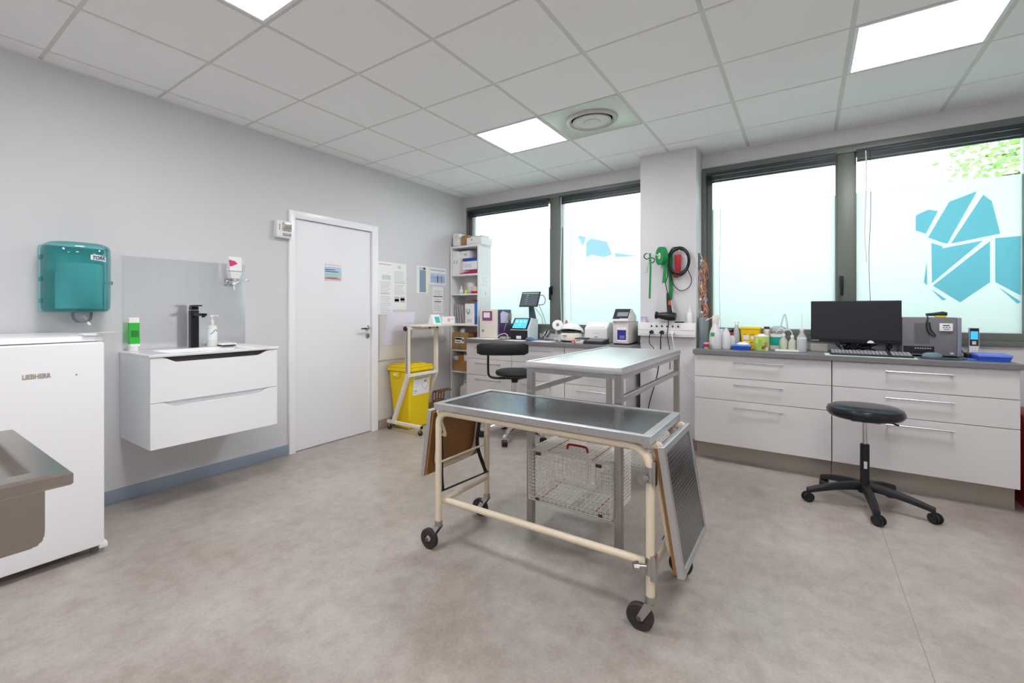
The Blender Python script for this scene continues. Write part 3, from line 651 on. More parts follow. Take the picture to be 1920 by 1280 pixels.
# ================================================================== wheeled trolley with drop leaves
t = thing('wheeled_trolley', 'old cream tube trolley with black rubber top and two hanging leaves', 'trolley', (-1.0, 2.06, 0))
TX0, TX1, TY0, TY1, TZ = -1.545, -.470, 1.800, 2.315, .757
def rubber_mat():
    m = bpy.data.materials.new('studded_rubber'); m.use_nodes = True; nt = m.node_tree; b = nt.nodes['Principled BSDF']
    b.inputs['Base Color'].default_value = (*lin('#24262a'), 1); b.inputs['Roughness'].default_value = .14; b.inputs['IOR'].default_value = 1.7
    tc = nt.nodes.new('ShaderNodeTexCoord'); mp = nt.nodes.new('ShaderNodeMapping'); mp.inputs['Scale'].default_value = (62, 62, 62); mp.inputs['Rotation'].default_value = (0, 0, PI/4)
    vo = nt.nodes.new('ShaderNodeTexVoronoi'); vo.inputs['Randomness'].default_value = 0; vo.inputs['Scale'].default_value = 1
    nt.links.new(tc.outputs['Object'], mp.inputs[0]); nt.links.new(mp.outputs[0], vo.inputs['Vector'])
    bp = nt.nodes.new('ShaderNodeBump'); bp.inputs['Strength'].default_value = .35; bp.inputs['Distance'].default_value = .004; bp.invert = True
    nt.links.new(vo.outputs['Distance'], bp.inputs['Height']); nt.links.new(bp.outputs[0], b.inputs['Normal']); return m
M_studs = rubber_mat()
top = part(B().box(TX0+.03, TX1-.03, TY0+.025, TY1-.025, .728, .751), 'rubber_top', M_studs, t)
for (a, b_, c, d_) in ((TX0, TX1, TY0, TY0+.028), (TX0, TX1, TY1-.028, TY1), (TX0, TX0+.034, TY0+.028, TY1-.028), (TX1-.034, TX1, TY0+.028, TY1-.028)):
    part(B().box(a, b_, c, d_, .724, TZ, .002, 1), 'edge_trim', M_alu, top)
for k in range(5): part(B().cyl((TX0+.03+k*.254, TY0-.0015, .741), (TX0+.03+k*.254, TY0+.002, .741), .0045, seg=10), 'rivet', M_steeld, top)
LX0, LX1, LY0, LY1 = -1.538, -.478, 1.832, 2.280
r = .0165
for y in (LY0, LY1):
    P = [(LX0, y, .125), (LX0, y, .64)]+arc((LX0+.062, y, .644), .062, PI, PI/2, 7)[1:]+[(LX0+.4, y, .706), (LX1-.4, y, .706)]+arc((LX1-.085, y, .621), .085, PI/2, 0, 8)[0:]+[(LX1, y, .125)]
    part(B().tube(P, r, 14), 'leg_frame', M_cream, t)
    for x in (LX0, LX1): part(B().cyl((x, y, .118), (x, y, .140), r+.004, seg=14), 'leg_ferrule', M_steeld, t)
part(B().tube([(LX0, LY0, .232), (LX0, LY1, .232)], .013, 12), 'cross_bar', M_cream, t)
part(B().tube([(LX1, LY0, .232), (LX1, LY1, .232)], .013, 12), 'cross_bar', M_cream, t)
part(B().tube([(LX0+.01, 1.868, .238), (LX1-.02, 1.868, .246)], .0165, 14), 'long_bar', M_cream, t)
part(B().tube([(LX0, LY0, .440), (LX0, LY1, .436)], .006, 8), 'thin_rod', M_cream, t)
part(B().tube([(LX0+.01, LY0, .292), (LX0+.012, LY1, .272)], .005, 8), 'black_rod', M_blackm, t)
def strap(P, wd, nm='black_strap', m=M_blackf):
    b = B(); pts = smoothpath(P, 5)
    for p, q in zip(pts, pts[1:]):
        b.hexa([(p[0], p[1]-wd, p[2]), (p[0]+.003, p[1]-wd, p[2]), (p[0]+.003, p[1]+wd, p[2]), (p[0], p[1]+wd, p[2])], [(q[0], q[1]-wd, q[2]), (q[0]+.003, q[1]-wd, q[2]), (q[0]+.003, q[1]+wd, q[2]), (q[0], q[1]+wd, q[2])])
    return part(b, nm, m, t)
strap([(-1.552, 1.865, .585), (-1.545, 1.862, .48), (-1.540, 1.857, .36), (-1.528, 1.853, .288)], .013)
strap([(-1.545, 2.245, .70), (-1.570, 2.243, .55), (-1.578, 2.240, .42), (-1.528, 2.255, .275)], .016)
strap([(-.455, 2.10, .66), (-.44, 2.09, .5), (-.445, 2.06, .38), (-.47, 2.0, .30)], .03)
# drop leaves: (hinge x, z) -> (foot x, z)
def leaf(xt, zt_, xb, zb, sgn, ya, yb, wood):
    ang = math.atan2((xb-xt), (zt_-zb)); L = math.hypot(xb-xt, zt_-zb)
    Mx = Matrix.Translation((xt, 0, zt_)) @ Matrix.Rotation(-ang, 4, 'Y')
    def tr(b): bmesh.ops.transform(b.bm, matrix=Mx, verts=b.bm.verts); return b
    th = .026*sgn; lo, hi = min(0, th), max(0, th)
    face = (lo+.003, hi) if sgn < 0 else (lo, hi-.003)
    lf = part(tr(B().box(lo+.004, hi-.004, ya+.026, yb-.026, -L+.026, -.026)), 'drop_leaf', M_studs, t)
    for (c, d_, e, f_) in ((ya, ya+.028, -L, 0), (yb-.028, yb, -L, 0), (ya+.028, yb-.028, -L, -L+.028), (ya+.028, yb-.028, -.028, 0)):
        part(tr(B().box(lo, hi, c, d_, e, f_, .002, 1)), 'edge_trim', M_alu, lf)
    bi = -th*.0
    ba, bb_ = (hi, hi+.012) if sgn < 0 else (lo-.012, lo)
    part(tr(B().box(ba, bb_, ya+.008, yb-.008, -L+.01, -.01)), 'backing_board', M_wood if wood else M_wood, lf)
    x_ = ba-.014 if sgn > 0 else bb_+.014
    P = [(x_, ya+.06, -.02), (x_, ya+.06, -L+.10)]+arc((x_, ya+.12, -L+.10), .06, PI, 1.5*PI, 6, 'yz')[1:]+arc((x_, yb-.12, -L+.10), .06, 1.5*PI, 2*PI, 6, 'yz')+[(x_, yb-.06, -.02)]
    part(tr(B().tube(P, .013, 10)), 'leaf_tube', M_cream, lf)
leaf(-.455, .712, -.383, .236, 1, 1.832, 2.312, False)
leaf(-1.588, .706, -1.642, .345, -1, 1.832, 2.312, True)
for y in (1.87, 2.27):
    part(B().tube(smoothpath([(-.478, y, .70), (-.455, y, .715), (-.452, y, .69), (-.468, y, .665)]), .011, 8).cyl((-.462, y-.016, .708), (-.462, y+.016, .708), .009, seg=12), 'hinge', M_cream, t)
    part(B().tube(smoothpath([(-1.538, y, .70), (-1.565, y, .712), (-1.568, y, .69), (-1.552, y, .665)]), .011, 8), 'hinge', M_cream, t)
part(B().tube(smoothpath([(-1.535, 1.855, .64), (-1.525, 1.865, .60), (-1.53, 1.875, .575), (-1.545, 1.87, .58)]), .008, 8), 'strap_hook', M_cream, t)
# clamps
part(B().cyl((LX1, LY0, .575), (LX1, LY0, .635), .0205, seg=16).box(LX1+.010, LX1+.022, LY0-.018, LY0+.018, .565, .66, .003).cyl((LX1-.005, LY0-.01, .592), (LX1-.022, LY0-.035, .592), .010, seg=12).cyl((LX1-.016, LY0-.030, .592), (LX1-.026, LY0-.045, .592), .018, seg=10), 'leg_clamp', M_steeld, t)
part(B().cyl((LX1, LY0, .222), (LX1, LY0, .288), .0205, seg=16).box(LX1+.004, LX1+.024, LY0-.021, LY0+.021, .205, .30, .003).cyl((LX1-.01, LY0-.01, .252), (LX1-.045, LY0-.03, .252), .009, seg=12).cyl((LX1-.038, LY0-.027, .252), (LX1-.054, LY0-.036, .252), .021, .016, seg=9), 'leg_clamp', M_steeld, t)
# casters
wm = mat('caster_hub', '#56504d', .5)
for (x, y, dx, dy) in ((LX0, LY0, -.033, -.035), (LX0, LY1, -.038, -.012), (LX1, LY0, -.037, -.006), (LX1, LY1, .010, .034)):
    cst = part(B().cyl((x, y, .112), (x, y, .128), .018, seg=14).hexa([(x+dx*.9-.012, y+dy-.018, .055), (x+dx*.9+.010, y+dy-.018, .045), (x+dx*.9+.010, y+dy-.022, .045), (x+dx*.9-.012, y+dy-.022, .055)], [(x-.018, y-.014, .114), (x+.018, y-.014, .114), (x+.018, y-.020, .114), (x-.018, y-.020, .114)]).hexa([(x+dx*.9-.012, y+dy+.018, .055), (x+dx*.9+.010, y+dy+.018, .045), (x+dx*.9+.010, y+dy+.022, .045), (x+dx*.9-.012, y+dy+.022, .055)], [(x-.018, y+.014, .114), (x+.018, y+.014, .114), (x+.018, y+.020, .114), (x-.018, y+.020, .114)]), 'caster', M_steeld, t)
    part(B().lathe([(.0, -.011), (.02, -.011), (.021, -.014), (.047, -.014), (.051, -.009), (.051, .009), (.047, .014), (.021, .014), (.02, .011), (.0, .011)], (x+dx, y+dy, .0515), 28, Matrix.Rotation(PI/2, 4, 'X')), 'wheel', M_rub, cst)
    part(B().cyl((x+dx, y+dy-.026, .0515), (x+dx, y+dy+.026, .0515), .008, seg=10), 'axle', wm, cst)

# ================================================================== stainless steel table
t = thing('steel_table', 'stainless steel examination table standing behind the trolley', 'table', (-1.03, 3.03, 0))
SX0, SX1, SY0, SY1, SZ = -1.308, -.752, 2.342, 3.715, .940
part(B().box(SX0, SX1, SY0, SY1, SZ-.036, SZ-.006, .002).box(SX0, SX0+.022, SY0, SY1, SZ-.007, SZ, .002).box(SX1-.022, SX1, SY0, SY1, SZ-.007, SZ, .002).box(SX0+.022, SX1-.022, SY0, SY0+.010, SZ-.007, SZ-.003, .001), 'top', M_steelw, t)
for (x, y) in ((SX0+.003, SY0+.008), (SX1-.041, SY0+.008), (SX0+.003, SY1-.045), (SX1-.041, SY1-.045)):
    part(B().box(x, x+.038, y, y+.038, 0, SZ-.0365, .002, 1), 'leg', M_steeld, t)
part(B().box(SX0+.041, SX1-.041, SY0+.010, SY0+.036, SZ-.063, SZ-.0365), 'apron_rail', M_steeld, t)
part(B().box(SX0+.041, SX1-.041, SY1-.036, SY1-.010, SZ-.063, SZ-.0365), 'apron_rail', M_steeld, t)
for x in (SX0+.006, SX1-.032):
    part(B().box(x, x+.026, SY0+.046, SY1-.045, SZ-.063, SZ-.0365), 'apron_rail', M_steeld, t)
    part(B().box(x, x+.026, SY0+.046, SY1-.045, .757, .787, .002, 1), 'side_rail', M_steeld, t)
part(B().box(SX0+.041, SX1-.041, SY0+.012, SY0+.038, .138, .1645), 'foot_rail', M_steeld, t)
part(B().box(SX0+.041, SX1-.041, SY1-.038, SY1-.012, .138, .1645), 'foot_rail', M_steeld, t)
part(B().box(-1.045, -1.015, SY0+.038, SY1-.038, .138, .1645), 'long_foot_rail', M_steel, t)

# ================================================================== wire cages
def cage(x0, x1, y0, y1, z0, z1, label, sx=.026, sz=.0205, handle=True, rz=0):
    cx_, cy_ = (x0+x1)/2, (y0+y1)/2
    t = thing('wire_cage', label, 'cage', (cx_, cy_, z0), rz, 'white wire animal cages')
    X0, X1, Y0, Y1, H_ = x0-cx_, x1-cx_, y0-cy_, y1-cy_, z1-z0
    r_ = .0021
    def n_(a, b_, s): return [a+(b_-a)*k/round((b_-a)/s) for k in range(round((b_-a)/s)+1)]
    def w_(b, p, q, rr=r_): b.tube([p, q], rr, 4)
    def panel(nm, kind, v):
        b = B()
        if kind == 'y':
            for x in n_(X0, X1, sx): w_(b, (x, v, 0), (x, v, H_))
            for z in n_(0, H_, sz): w_(b, (X0, v, z), (X1, v, z))
        if kind == 'x':
            for y in n_(Y0, Y1, sx): w_(b, (v, y, 0), (v, y, H_))
            for z in n_(0, H_, sz): w_(b, (v, Y0, z), (v, Y1, z))
        if kind == 'z':
            for x in n_(X0, X1, sx): w_(b, (x, Y0, v), (x, Y1, v))
            for y in n_(Y0, Y1, sz): w_(b, (X0, y, v), (X1, y, v))
        part(b, nm, M_wire, t, world=False, smooth=0)
    panel('front_panel', 'y', Y0); panel('back_panel', 'y', Y1); panel('side_panel', 'x', X0); panel('side_panel', 'x', X1); panel('lid', 'z', H_); panel('floor_grid', 'z', .012)
    b = B()
    for z in (0, H_): b.tube([(X0, Y0, z), (X1, Y0, z), (X1, Y1, z), (X0, Y1, z)], .0028, 6, closed=True)
    for x in (X0, X1):
        for y in (Y0, Y1): b.tube([(x, y, 0), (x, y, H_)], .0028, 6)
    part(b, 'edge_frame', M_wire, t, world=False)
    mr = mat('red_coated_wire', '#b8303a', .4)
    part(B().tube([(X0+.11, Y0+.02, H_+.004), (X0+.11, Y1-.03, H_+.004)], .002, 5), 'red_rod', mr, t, False)
    part(B().tube([(X1-.10, Y0+.02, H_+.004), (X1-.10, Y1-.03, H_+.004)], .002, 5), 'red_rod', mr, t, False)
    part(B().tube([(X0+.02, Y1, H_+.003), (X1, Y1, H_+.003)], .0026, 6).tube([(X0+.02, Y1-.005, H_+.006), (X0+.075, Y1-.005, H_+.010), (X0+.075, Y1+.006, H_+.010), (X0+.02, Y1+.006, H_+.006)], .002, 5, closed=True), 'hinge_rod', mr, t, False)
    part(B().tube([(X0+.07, Y0+.004, .01), (X0+.13, Y0+.20, .08)], .0022, 5), 'red_rod', mr, t, False)
    part(B().tube([(X1-.09, Y0+.004, .01), (X1-.03, Y0+.20, .08)], .0022, 5), 'red_rod', mr, t, False)
    part(B().tube([(X0+.13, Y0+.2, .08), (X0+.27, Y0+.2, .08), (X0+.27, Y0+.2, H_-.06)], .0018, 5).tube([(X1-.03, Y0+.2, .08), (X1-.15, Y0+.2, .08), (X1-.15, Y0+.2, H_)], .0018, 5), 'inner_gate', M_steeld, t, False)
    if handle:
        part(B().tube(smoothpath([(X0+.18, Y0+.12, H_+.004), (X0+.185, Y0+.12, H_+.026), (X0+.205, Y0+.12, H_+.032), (X0+.275, Y0+.12, H_+.032), (X0+.295, Y0+.12, H_+.026), (X0+.30, Y0+.12, H_+.004)]), .0065, 8), 'carry_handle', mat('red_handle', '#b81522', .35), t, False)
    for x in (X0+.045, X1-.075): part(B().box(x, x+.03, Y0-.006, Y0+.002, H_-.022, H_-.006), 'latch', mat('rusty_latch', '#6a4a38', .6, .4), t, False)
    for x in (X0+.045, X1-.06): part(B().box(x, x+.02, Y0-.006, Y0+.002, .004, .018), 'latch', MATS['rusty_latch'], t, False)
cage(-1.264, -.797, 2.303, 2.635, .1665, .446, 'wire cage with red carrying handle on the near foot rail of the steel table')
cage(-1.27, -.80, 3.22, 3.56, .1665, .446, 'second wire cage further back under the steel table', handle=False)

# ================================================================== stools
def star_base(t, m, castm, R_, a0, hubz, armh, arms=5, drop=.02, wheelr=.030):
    part(B().lathe([(.0, hubz-.03), (.034, hubz-.03), (.036, hubz+.02), (.028, hubz+.028), (0, hubz+.028)], seg=20), 'hub', m, t, False)
    for k in range(arms):
        a = a0+2*PI*k/arms; dx, dy = math.cos(a), math.sin(a); px_, py_ = -dy, dx
        b = B(); prev = None; n = 7; rings = []
        for i in range(n+1):
            s = i/n; rr = .025+(R_-.025)*s; z = hubz+.012-(armh+drop)*s**1.7+.0; hw = .023-.006*s; hh = .024-.009*s
            rings.append([b.bm.verts.new((dx*rr+px_*u*hw, dy*rr+py_*u*hw, z+v*hh)) for u, v in ((-1, -1), (1, -1), (1, .4), (.6, 1), (-.6, 1), (-1, .4))])
        for A_, Q in zip(rings, rings[1:]):
            for i in range(6): b.bm.faces.new([A_[i], A_[(i+1) % 6], Q[(i+1) % 6], Q[i]])
        b.bm.faces.new(rings[0][::-1]); b.bm.faces.new(rings[-1])
        arm = part(b, 'base_arm', m, t, False)
        ex_, ey_ = dx*(R_-.012), dy*(R_-.012); ca = a+random.uniform(-1.2, 1.2); qx, qy = math.cos(ca), math.sin(ca)
        cb = B().cyl((ex_, ey_, wheelr+.012), (ex_, ey_, hubz-armh-drop+.01), .007, seg=10)
        c0 = Vector((ex_+.012*qx, ey_+.012*qy, wheelr))
        for s in (-1, 1):
            p = c0+Vector((-qy, qx, 0))*s*.006; q = c0+Vector((-qy, qx, 0))*s*.023
            cb.cyl(p, q, wheelr, seg=20, bev=.004)
        cb.cyl(c0-Vector((-qy, qx, 0))*.01, c0+Vector((-qy, qx, 0))*.01, wheelr*.85, seg=16)
        part(cb, 'caster', castm, arm, False)
t = thing('round_stool', 'round black vinyl stool on a five-arm black base before the drawers', 'stool', (.302, 3.822, 0))
part(B().lathe([(0, .553), (.155, .555), (.178, .563), (.192, .582), (.193, .598), (.184, .618), (.160, .630), (.10, .636), (0, .637)], seg=48), 'seat', M_seat, t, False)
part(B().box(-.07, .07, -.06, .06, .535, .5525, .004).tube([(.06, -.02, .545), (.12, -.05, .548), (.15, -.07, .542)], .005, 6), 'seat_mechanism', M_black, t, False)
part(B().cyl((0, 0, .37), (0, 0, .54), .0125, seg=18), 'gas_piston', M_chrome, t, False)
col = part(B().cyl((0, 0, .10), (0, 0, .392), .0235, seg=20, bev=.003), 'column', M_black, t, False)
part(B().prism([(-.006, .24), (.010, .24), (.010, .285), (-.006, .285)], 'xz', -.0245, -.0228), 'sticker', mat('silver_sticker', '#cfd0d3', .4), col, False)
star_base(t, M_black, M_black, .315, math.radians(-85), .115, .035)
t = thing('task_chair', 'black task chair with low backrest and chrome star base at the counter', 'chair', (-2.27, 3.85, 0))
part(B().lathe([(0, .595), (.14, .597), (.175, .608), (.187, .628), (.178, .65), (.14, .662), (0, .666)], seg=40), 'seat', M_blackf, t, False)
part(B().box(-.07, .07, -.07, .07, .57, .594, .005).tube([(.05, .02, .58), (.14, .06, .585)], .005, 6).lathe([(.0, .535), (.03, .535), (.034, .57), (0, .57)], seg=16), 'seat_mechanism', M_black, t, False)
part(B().tube(smoothpath([(-.04, -.03, .575), (-.17, -.10, .575), (-.215, -.125, .60), (-.222, -.13, .66), (-.222, -.13, .82)]), .011, 10), 'back_support', M_blackm, t, False)
b = B(); n = 12; rings = []
for i in range(n+1):
    s = i/n-.5; ax, ay = Vector((.80, .60, 0)), Vector((-.60, .80, 0))
    c = Vector((-.09, -.075, .858))+ax*s*.50+ay*(.16*s*s*1.4-.05)
    hh = .056 if 0 < i < n else .040; th = .022 if 0 < i < n else .012
    rings.append([b.bm.verts.new(c+ay*th*u+Vector((0, 0, v*hh))) for u, v in ((-1, -.8), (-.6, -1), (.6, -1), (1, -.8), (1, .8), (.6, 1), (-.6, 1), (-1, .8))])
for A_, Q in zip(rings, rings[1:]):
    for i in range(8): b.bm.faces.new([A_[i], A_[(i+1) % 8], Q[(i+1) % 8], Q[i]])
b.bm.faces.new(rings[0][::-1]); b.bm.faces.new(rings[-1])
part(b, 'backrest', M_blackf, t, False, smooth=60)
part(B().cyl((0, 0, .34), (0, 0, .545), .014, seg=16).cyl((0, 0, .10), (0, 0, .36), .025, seg=20), 'gas_column', M_chrome, t, False)
star_base(t, M_chrome, M_black, .325, math.radians(-77), .115, .035)

# ================================================================== yellow waste bin and frame table
t = thing('clinical_waste_bin', 'tall yellow clinical waste bin beside the door', 'bin', (-3.40, 3.59, 0))
bo = part(B().hexa([(-3.50, 3.445, .0), (-3.285, 3.445, .0), (-3.285, 3.735, .0), (-3.50, 3.735, .0)], [(-3.535, 3.39, .60), (-3.235, 3.39, .60), (-3.235, 3.745, .60), (-3.535, 3.745, .60)]), 'body', M_yel, t)
bmod = bo.modifiers.new('bevel', 'BEVEL'); bmod.width = .022; bmod.segments = 4; bmod.limit_method = 'ANGLE'
part(B().box(-3.545, -3.222, 3.375, 3.757, .602, .640, .012, 3), 'rim', M_yel, t)
ld = part(B().box(-3.54, -3.228, 3.381, 3.751, .641, .660, .008, 3), 'lid', M_yel, t)
part(B().box(-3.50, -3.28, 3.43, 3.70, .6605, .675, .006, 3), 'lid_dome', M_yel, ld)
for k in range(5): part(B().box(-3.2225, -3.2185, 3.40+k*.068, 3.435+k*.068, .614, .622, .001, 1), 'lid_clip', M_yel, t)
part(B().box(-3.44, -3.36, 3.358, 3.39, .545, .598, .006), 'side_handle', M_yel, t)
part(B().box(-3.425, -3.378, 3.3565, 3.3578, .562, .582), 'handle_label', M_paper, t, smooth=0)
def onbin(z, d=.0): return -3.285+.05*z/.6+d
def binpatch(y0, y1, z0, z1, d, nm, m, par):
    return part(B().hexa([(onbin(z0, .0003), y0, z0), (onbin(z0, d), y0, z0), (onbin(z0, d), y1, z0), (onbin(z0, .0003), y1, z0)], [(onbin(z1, .0003), y0, z1), (onbin(z1, d), y0, z1), (onbin(z1, d), y1, z1), (onbin(z1, .0003), y1, z1)]), nm, m, par, smooth=0)
lb = binpatch(3.462, 3.712, .352, .54, .0012, 'hazard_label', M_paper, t)
def binline(P, w_, nm='hazard_diamond'):
    return part(B().tube([(onbin(z, .002), y, z) for y, z in P], w_, 4, closed=True), nm, INK['dark'], lb)
binline([(3.645, .395), (3.70, .45), (3.645, .505), (3.59, .45)], .0014)
binpatch(3.635, 3.655, .478, .492, .0018, 'flame_mark', INK['dark'], lb)
for k, (a, b_, z) in enumerate([(3.475, 3.70, .528), (3.475, 3.60, .518), (3.50, 3.53, .47), (3.50, 3.525, .445), (3.475, 3.52, .40), (3.475, 3.53, .392), (3.475, 3.52, .375), (3.54, 3.56, .47)]):
    binpatch(a, b_, z-.003, z+.003, .0018, 'print_line', INK['grey' if k else 'dark'], lb)

t = thing('overbed_table', 'cream steel frame table on casters standing astride the yellow bin', 'table', (-3.2, 3.6, 0))
q = .017
for (yy, yb) in ((3.348, 0), (3.785, 1)):
    part(B().box(-3.50, -3.03, yy-q, yy+q, .068, .098, .003, 1), 'base_bar', M_creamw, t)
    part(B().hexa([(-3.43, yy-q, .099), (-3.39, yy-q, .099), (-3.39, yy+q, .099), (-3.43, yy+q, .099)], [(-3.232, yy-q, .575), (-3.196, yy-q, .565), (-3.196, yy+q, .565), (-3.232, yy+q, .575)]), 'slanted_leg', M_creamw, t)
    part(B().hexa([(-3.232, yy-q, .575), (-3.196, yy-q, .565), (-3.196, yy+q, .565), (-3.232, yy+q, .575)], [(-3.232, yy-q, 1.035), (-3.196, yy-q, 1.035), (-3.196, yy+q, 1.035), (-3.232, yy+q, 1.035)]), 'post', M_creamw, t)
    for cx_ in (-3.475, -3.045):
        cs = part(B().cyl((cx_, yy, .045), (cx_, yy, .068), .008, seg=10).box(cx_-.014, cx_+.014, yy-.012, yy+.012, .03, .05, .003), 'caster', M_steeld, t)
        part(B().cyl((cx_, yy-.010, .0265), (cx_, yy+.010, .0265), .0265, seg=22, bev=.003), 'wheel', M_rub, cs)
    part(B().box(-3.0295, -3.0255, yy-q, yy+q, .068, .098), 'end_cap', M_black, t)
part(B().box(-3.217, -3.195, 3.366, 3.767, .560, .590, .003, 1), 'cross_bar', M_whitem, t)
part(B().box(-3.232, -3.196, 3.33, 3.80, 1.0355, 1.060, .003, 1), 'top_bar', M_creamw, t)
for yy in (3.322, 3.812): part(B().box(-3.215, -3.205, yy-.007, yy+.007, .60, 1.055), 'slide_rail', M_steeld, t)
tr = part(B().box(-3.42, -3.06, 3.395, 4.27, 1.066, 1.082, .004), 'table_top', M_creamw, t)
part(B().box(-3.24, -3.22, 3.40, 3.75, 1.0605, 1.0655), 'top_bracket', M_whitem, t)
part(B().lathe([(.0, 0), (.012, .0), (.012, .008)], (-3.215, 3.329, 1.05), 12, Matrix.Rotation(PI/2, 4, 'X')).lathe([(.0, 0), (.026, .002), (.028, .012), (.02, .02), (0, .02)], (-3.215, 3.321, 1.05), 5, Matrix.Rotation(PI/2, 4, 'X')), 'clamp_knob', M_black, t)
for yy in (3.66, 3.78): part(B().box(-3.1958, -3.190, yy-.01, yy+.01, 1.045, 1.059), 'screw_cap', M_black, t)

def boxthing(name, label, cat, x0, x1, y0, y1, z0, z1, m, bev=.003, prints=(), rz=0, group=None, face='y'):
    """a carton-like thing with printed patches (u0,v0,u1,v1,material) on the face towards -Y (or +X)"""
    cx_, cy_ = (x0+x1)/2, (y0+y1)/2
    t = thing(name, label, cat, (cx_, cy_, z0), rz, group)
    hx, hy, h = (x1-x0)/2, (y1-y0)/2, z1-z0
    part(B().box(-hx, hx, -hy, hy, 0, h, bev, 2), 'body', m, t, False)
    for (u0, v0, u1, v1, pm) in prints:
        if face == 'y': part(B().box(-hx+2*hx*u0, -hx+2*hx*u1, -hy-.0008, -hy+.0002, h*v0, h*v1), 'print', pm, t, False, smooth=0)
        else: part(B().box(hx-.0002, hx+.0008, -hy+2*hy*u0, -hy+2*hy*u1, h*v0, h*v1), 'print', pm, t, False, smooth=0)
    return t
# two little things on the frame table
t = thing('tent_card', 'white folded tent card with a teal picture on the frame table', 'card', (-3.22, 3.78, 1.083))
part(B().prism([(-.040, 0), (.040, 0), (.004, .105), (-.004, .105)], 'xz', -.075, .06), 'card', M_paper, t, False, smooth=0)
part(B().hexa([(.0352, -.03, .015), (.0362, -.03, .015), (.0362, .045, .015), (.0352, .045, .015)], [(.0123, -.03, .082), (.0133, -.03, .082), (.0133, .045, .082), (.0123, .045, .082)]), 'picture', INK['teal'], t, False, smooth=0)
boxthing('small_carton', 'small white carton with a pink mark on the frame table', 'carton', -3.27, -3.20, 3.88, 4.10, 1.0835, 1.165, M_paper, .002, [(.4, .3, .6, .75, INK['red']), (.7, .6, .9, .7, INK['grey'])], face='x')

# ================================================================== tall shelf unit
SH = [(2.0, 2.02), (1.655, 1.675), (1.418, 1.436), (1.046, 1.064), (.735, .752), (.472, .489), (.03, .05)]
t = thing('tall_shelf', 'narrow tall white open shelf unit in the corner by the window', 'shelf', (-3.33, 4.59, 0))
part(B().box(-3.545, -3.527, 4.45, 4.715, 0, 2.022), 'side_panel', M_whitem, t)
part(B().box(-3.135, -3.117, 4.45, 4.715, .0, 2.022), 'side_panel', M_whitem, t)
part(B().box(-3.526, -3.136, 4.705, 4.715, .0, 2.02), 'back_panel', M_whitem, t)
for (a, b_) in SH: part(B().box(-3.5265, -3.1355, 4.452, 4.7045, a, b_), 'shelf_board', M_whitem, t)
t = thing('notice_sheet', 'pale notice sheet stuck on the side of the tall shelf', 'paper', (-3.1165, 4.58, 1.42))
b = B(); b.box(-3.1168, -3.1158, 4.49, 4.675, 1.395, 1.66)
part(b, 'sheet', M_paper, t, smooth=0)
for k in range(7): part(B().box(-3.1157, -3.1153, 4.51, 4.62+.03*math.sin(k*2.3), 1.52+k*.018, 1.524+k*.018), 'print_line', INK['light'], t, smooth=0)
part(B().box(-3.1157, -3.1153, 4.585, 4.61, 1.42, 1.462), 'stamp', INK['green'], t, smooth=0)
z = 2.0225
t = thing('label_printer', 'white rounded appliance lying on top of the shelf at the wall', 'appliance', (-3.465, 4.55, z))
part(B().box(-.055, .045, -.09, .09, 0, .10, .02, 3), 'body', M_wplas, t, False)
part(B().cyl((-.005, -.088, .115), (-.005, .088, .115), .05, seg=28, bev=.008), 'roll_cover', M_wplas, t, False)
part(B().cyl((-.005, -.096, .118), (-.005, -.0885, .118), .022, seg=20), 'end_knob', M_cplas, t, False)
boxthing('brown_carton', 'small brown carton on top of the shelf', 'carton', -3.405, -3.31, 4.50, 4.69, z, z+.13, M_carton)
t = boxthing('flat_white_box', 'flat white printed box on top of the shelf', 'box', -3.30, -3.085, 4.46, 4.69, z, z+.085, M_paper, .002, [(.05, .15, .95, .2, INK['grey']), (.3, .6, .4, .8, INK['dblue'])])
solo(B().box(-3.28, -3.11, 4.52, 4.66, z+.0855, z+.115, .004), 'cream_pack', M_cplas, 'cream flat pack lying on the flat white box', 'pack')
z = 1.6755
boxthing('ring_binder', 'first white binder at the wall end of the upper shelf', 'binder', -3.522, -3.482, 4.47, 4.68, z, z+.29, M_paper, .002, [(.3, .45, .7, .62, INK['grey'])])
boxthing('ring_binder', 'second white binder beside the first on the upper shelf', 'binder', -3.480, -3.438, 4.47, 4.68, z, z+.285, M_paper, .002, [(.3, .45, .7, .62, INK['grey'])])
boxthing('glove_box', 'tall white printed box standing in the upper shelf', 'box', -3.434, -3.30, 4.52, 4.69, z, z+.29, M_paper, .002, [(.3, .8, .7, .88, INK['grey']), (.1, .6, .9, .66, INK['pink']), (.05, .55, .2, .65, INK['red'])])
boxthing('blue_white_box', 'white box with a blue band in the upper shelf', 'box', -3.36, -3.15, 4.462, 4.515, z+.05, z+.19, M_paper, .002, [(0, .72, 1, 1, mat('navy_band', '#2750a0', .5)), (.05, .2, .6, .5, INK['lil'])])
b = B(); b.hexa([(-3.42, 4.456, z), (-3.14, 4.456, z), (-3.14, 4.518, z), (-3.42, 4.518, z)], [(-3.38, 4.456, z+.012), (-3.14, 4.456, z+.0475), (-3.14, 4.518, z+.0475), (-3.38, 4.518, z+.012)])
solo(b, 'crimson_folder', mat('crimson_plastic', '#b51250', .4), 'crimson plastic folder on the upper shelf', 'folder')
z = 1.4365
def bottle(name, label, x, y, z, prof, m, cap=None, capm=None, cat='bottle', extra=None, seg=24, sx=1, sy=1, rz=0):
    t = thing(name, label, cat, (x, y, z), rz)
    part(B().lathe(prof, seg=seg, sx=sx, sy=sy), 'body', m, t, False)
    if cap: part(B().lathe(cap, seg=20), 'cap', capm, t, False)
    for (nm, bb, mm) in (extra or []): part(bb, nm, mm, t, False)
    return t
